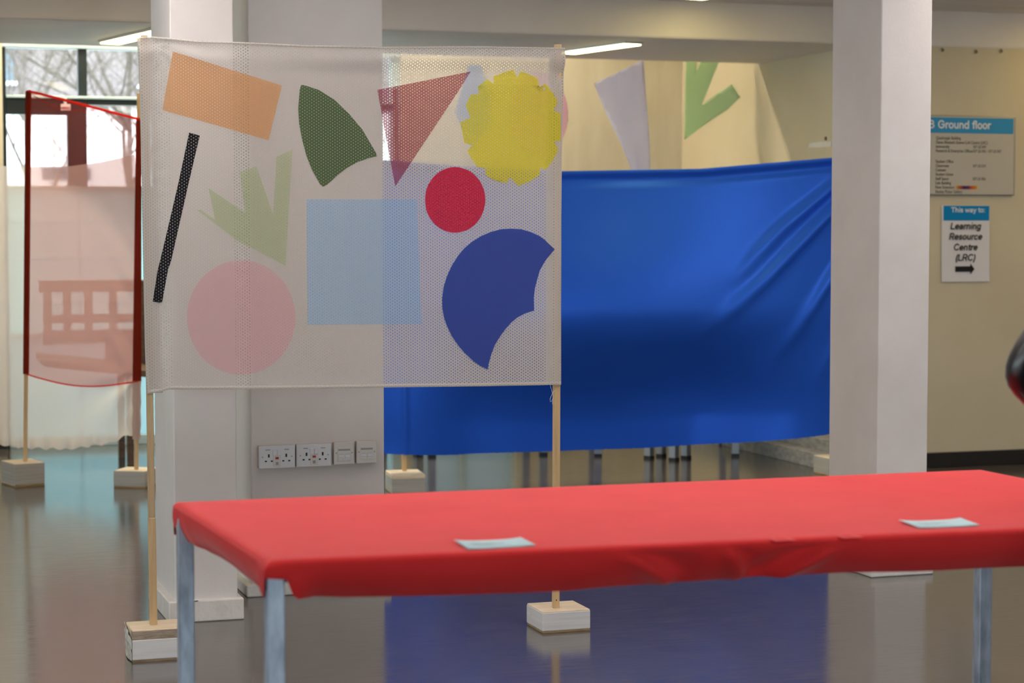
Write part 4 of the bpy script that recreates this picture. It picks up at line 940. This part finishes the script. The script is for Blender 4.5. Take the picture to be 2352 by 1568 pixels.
bv = [V_(0, 0, 0.92), V_(0, 0.01, 1.08), V_(0, 0.0, 1.25), V_(0, -0.01, 1.38), V_(0, -0.005, 1.46), V_(0, 0.01, 1.54), V_(0, 0.02, 1.625), V_(0, 0.02, 1.70),
      V_(-0.10, 0, 0.84), V_(-0.105, 0.01, 0.48), V_(-0.11, -0.02, 0.10), V_(-0.115, 0.11, 0.045),
      V_(0.10, 0, 0.84), V_(0.105, 0.01, 0.48), V_(0.11, -0.02, 0.10), V_(0.115, 0.11, 0.045)]
be = [(0, 1), (1, 2), (2, 3), (3, 4), (4, 5), (5, 6), (6, 7), (0, 8), (8, 9), (9, 10), (10, 11), (0, 12), (12, 13), (13, 14), (14, 15)]
rr = [(0.12, 0.09), (0.12, 0.09), (0.13, 0.10), (0.13, 0.085), 0.056, 0.056, (0.074, 0.092), (0.066, 0.084), 0.080, 0.055, 0.042, 0.04, 0.080, 0.055, 0.042, 0.04]
skin_body('body', M['skin'], PE, bv, be, rr, 0)
# clothes over the body: jacket with both hands in its pockets, trousers
TORSO = [(0.78, 0.205, 0.150), (0.90, 0.198, 0.150), (1.05, 0.172, 0.132), (1.22, 0.192, 0.145), (1.34, 0.202, 0.132), (1.40, 0.190, 0.112), (1.44, 0.150, 0.095), (1.465, 0.095, 0.080), (1.50, 0.072, 0.070)]
def torso(a, b):
    z = 0.78 + b * 0.72; rx = lerp_table([(t[0], t[1]) for t in TORSO], z); ry = lerp_table([(t[0], t[2]) for t in TORSO], z); th = a * 2 * math.pi
    k = 1 + 0.02 * math.sin(6 * th + z * 9) * (1 - b)
    return (px + rx * k * math.copysign(abs(math.cos(th)) ** 0.85, math.cos(th)), py + ry * k * math.copysign(abs(math.sin(th)) ** 0.85, math.sin(th)), z)
mb = MB(); mb.grid(torso, 40, 36); mb.build('jacket', M['jacket'], PE, smooth=True, solid=0.004)
for arm in ([V_(-0.165, -0.01, 1.375), (2.255, 3.41, 1.17), (2.185, 3.478, 1.057), (2.285, 3.435, 0.985), V_(-0.12, 0.13, 0.91)],
            [V_(0.165, -0.01, 1.375), V_(0.26, 0.05, 1.19), V_(0.325, 0.15, 1.06), V_(0.24, 0.18, 0.98), V_(0.12, 0.13, 0.91)]):
    skin_body('jacket_sleeve', M['jacket'], PE, arm, [(0, 1), (1, 2), (2, 3), (3, 4)], [0.078, 0.063, 0.050, 0.050, 0.046], 0)
for s_ in (-1, 1):
    skin_body('trouser_leg', M['trousers'], PE, [V_(s_ * 0.085, 0, 0.90), V_(s_ * 0.10, 0, 0.74), V_(s_ * 0.105, 0.01, 0.48), V_(s_ * 0.11, -0.012, 0.075)], [(0, 1), (1, 2), (2, 3)], [0.115, 0.108, 0.085, 0.072], 0)
for s_ in (-1, 1):
    mb = MB(); cx, cy = px + s_ * 0.118, py + 0.05
    def shoe(a, b, cx=cx, cy=cy):
        th, ph = a * 2 * math.pi, b * math.pi / 2
        k = 1 - 0.25 * max(0, math.sin(th))
        return (cx + 0.05 * math.cos(th) * math.cos(ph) * k, cy + 0.14 * math.sin(th) * math.cos(ph), 0.09 * math.sin(ph) * (0.75 - 0.25 * math.sin(th)))
    mb.grid(shoe, 20, 8); mb.f.append(tuple(range(19, -1, -1))); mb.build('shoe', M['shoe'], PE, smooth=True)
mb = MB()
def hair(a, b):
    th, ph = a * 2 * math.pi, -0.55 + b * (math.pi / 2 + 0.55)
    y = math.sin(th) * math.cos(ph)
    zz = 1.630 + 0.122 * math.sin(ph)
    if y > 0.25 and zz < 1.665: y = 0.25 + (y - 0.25) * 0.2
    return (px + 0.094 * math.cos(th) * math.cos(ph), py + 0.015 + 0.112 * y, zz)
mb.grid(hair, 24, 12); mb.build('hair', M['hair'], PE, smooth=True)
for s_ in (-1, 1):
    mb = MB(); mb.grid(lambda a, b, s_=s_: (px + s_ * 0.034 + 0.012 * math.cos(a * 6.283) * math.sin(b * math.pi), py + 0.104 + 0.012 * math.sin(a * 6.283) * math.sin(b * math.pi), 1.622 + 0.010 * math.cos(b * math.pi)), 10, 6); mb.build('eye', M['eye'], PE, smooth=True)
    mb = MB(); mb.grid(lambda a, b, s_=s_: (px + s_ * (0.083 + 0.010 * math.sin(b * math.pi)), py + 0.012 + 0.018 * math.cos(a * 6.283) * math.sin(b * math.pi), 1.610 + 0.03 * math.cos(b * math.pi) + 0.004 * math.sin(a * 6.283)), 8, 6); mb.build('ear', M['skin'], PE, smooth=True)
mb = MB(); mb.add([(px, py + 0.110, 1.622), (px - 0.016, py + 0.106, 1.582), (px + 0.016, py + 0.106, 1.582), (px, py + 0.138, 1.585)], [(0, 1, 3), (0, 3, 2), (1, 2, 3), (0, 2, 1)]); mb.build('nose', M['skin'], PE)
mb = MB(); mb.tube([(px - 0.024, py + 0.104, 1.558), (px, py + 0.113, 1.555), (px + 0.024, py + 0.104, 1.558)], [0.003, 0.006, 0.003], 8); mb.build('mouth', M['neon_red'], PE, smooth=True)
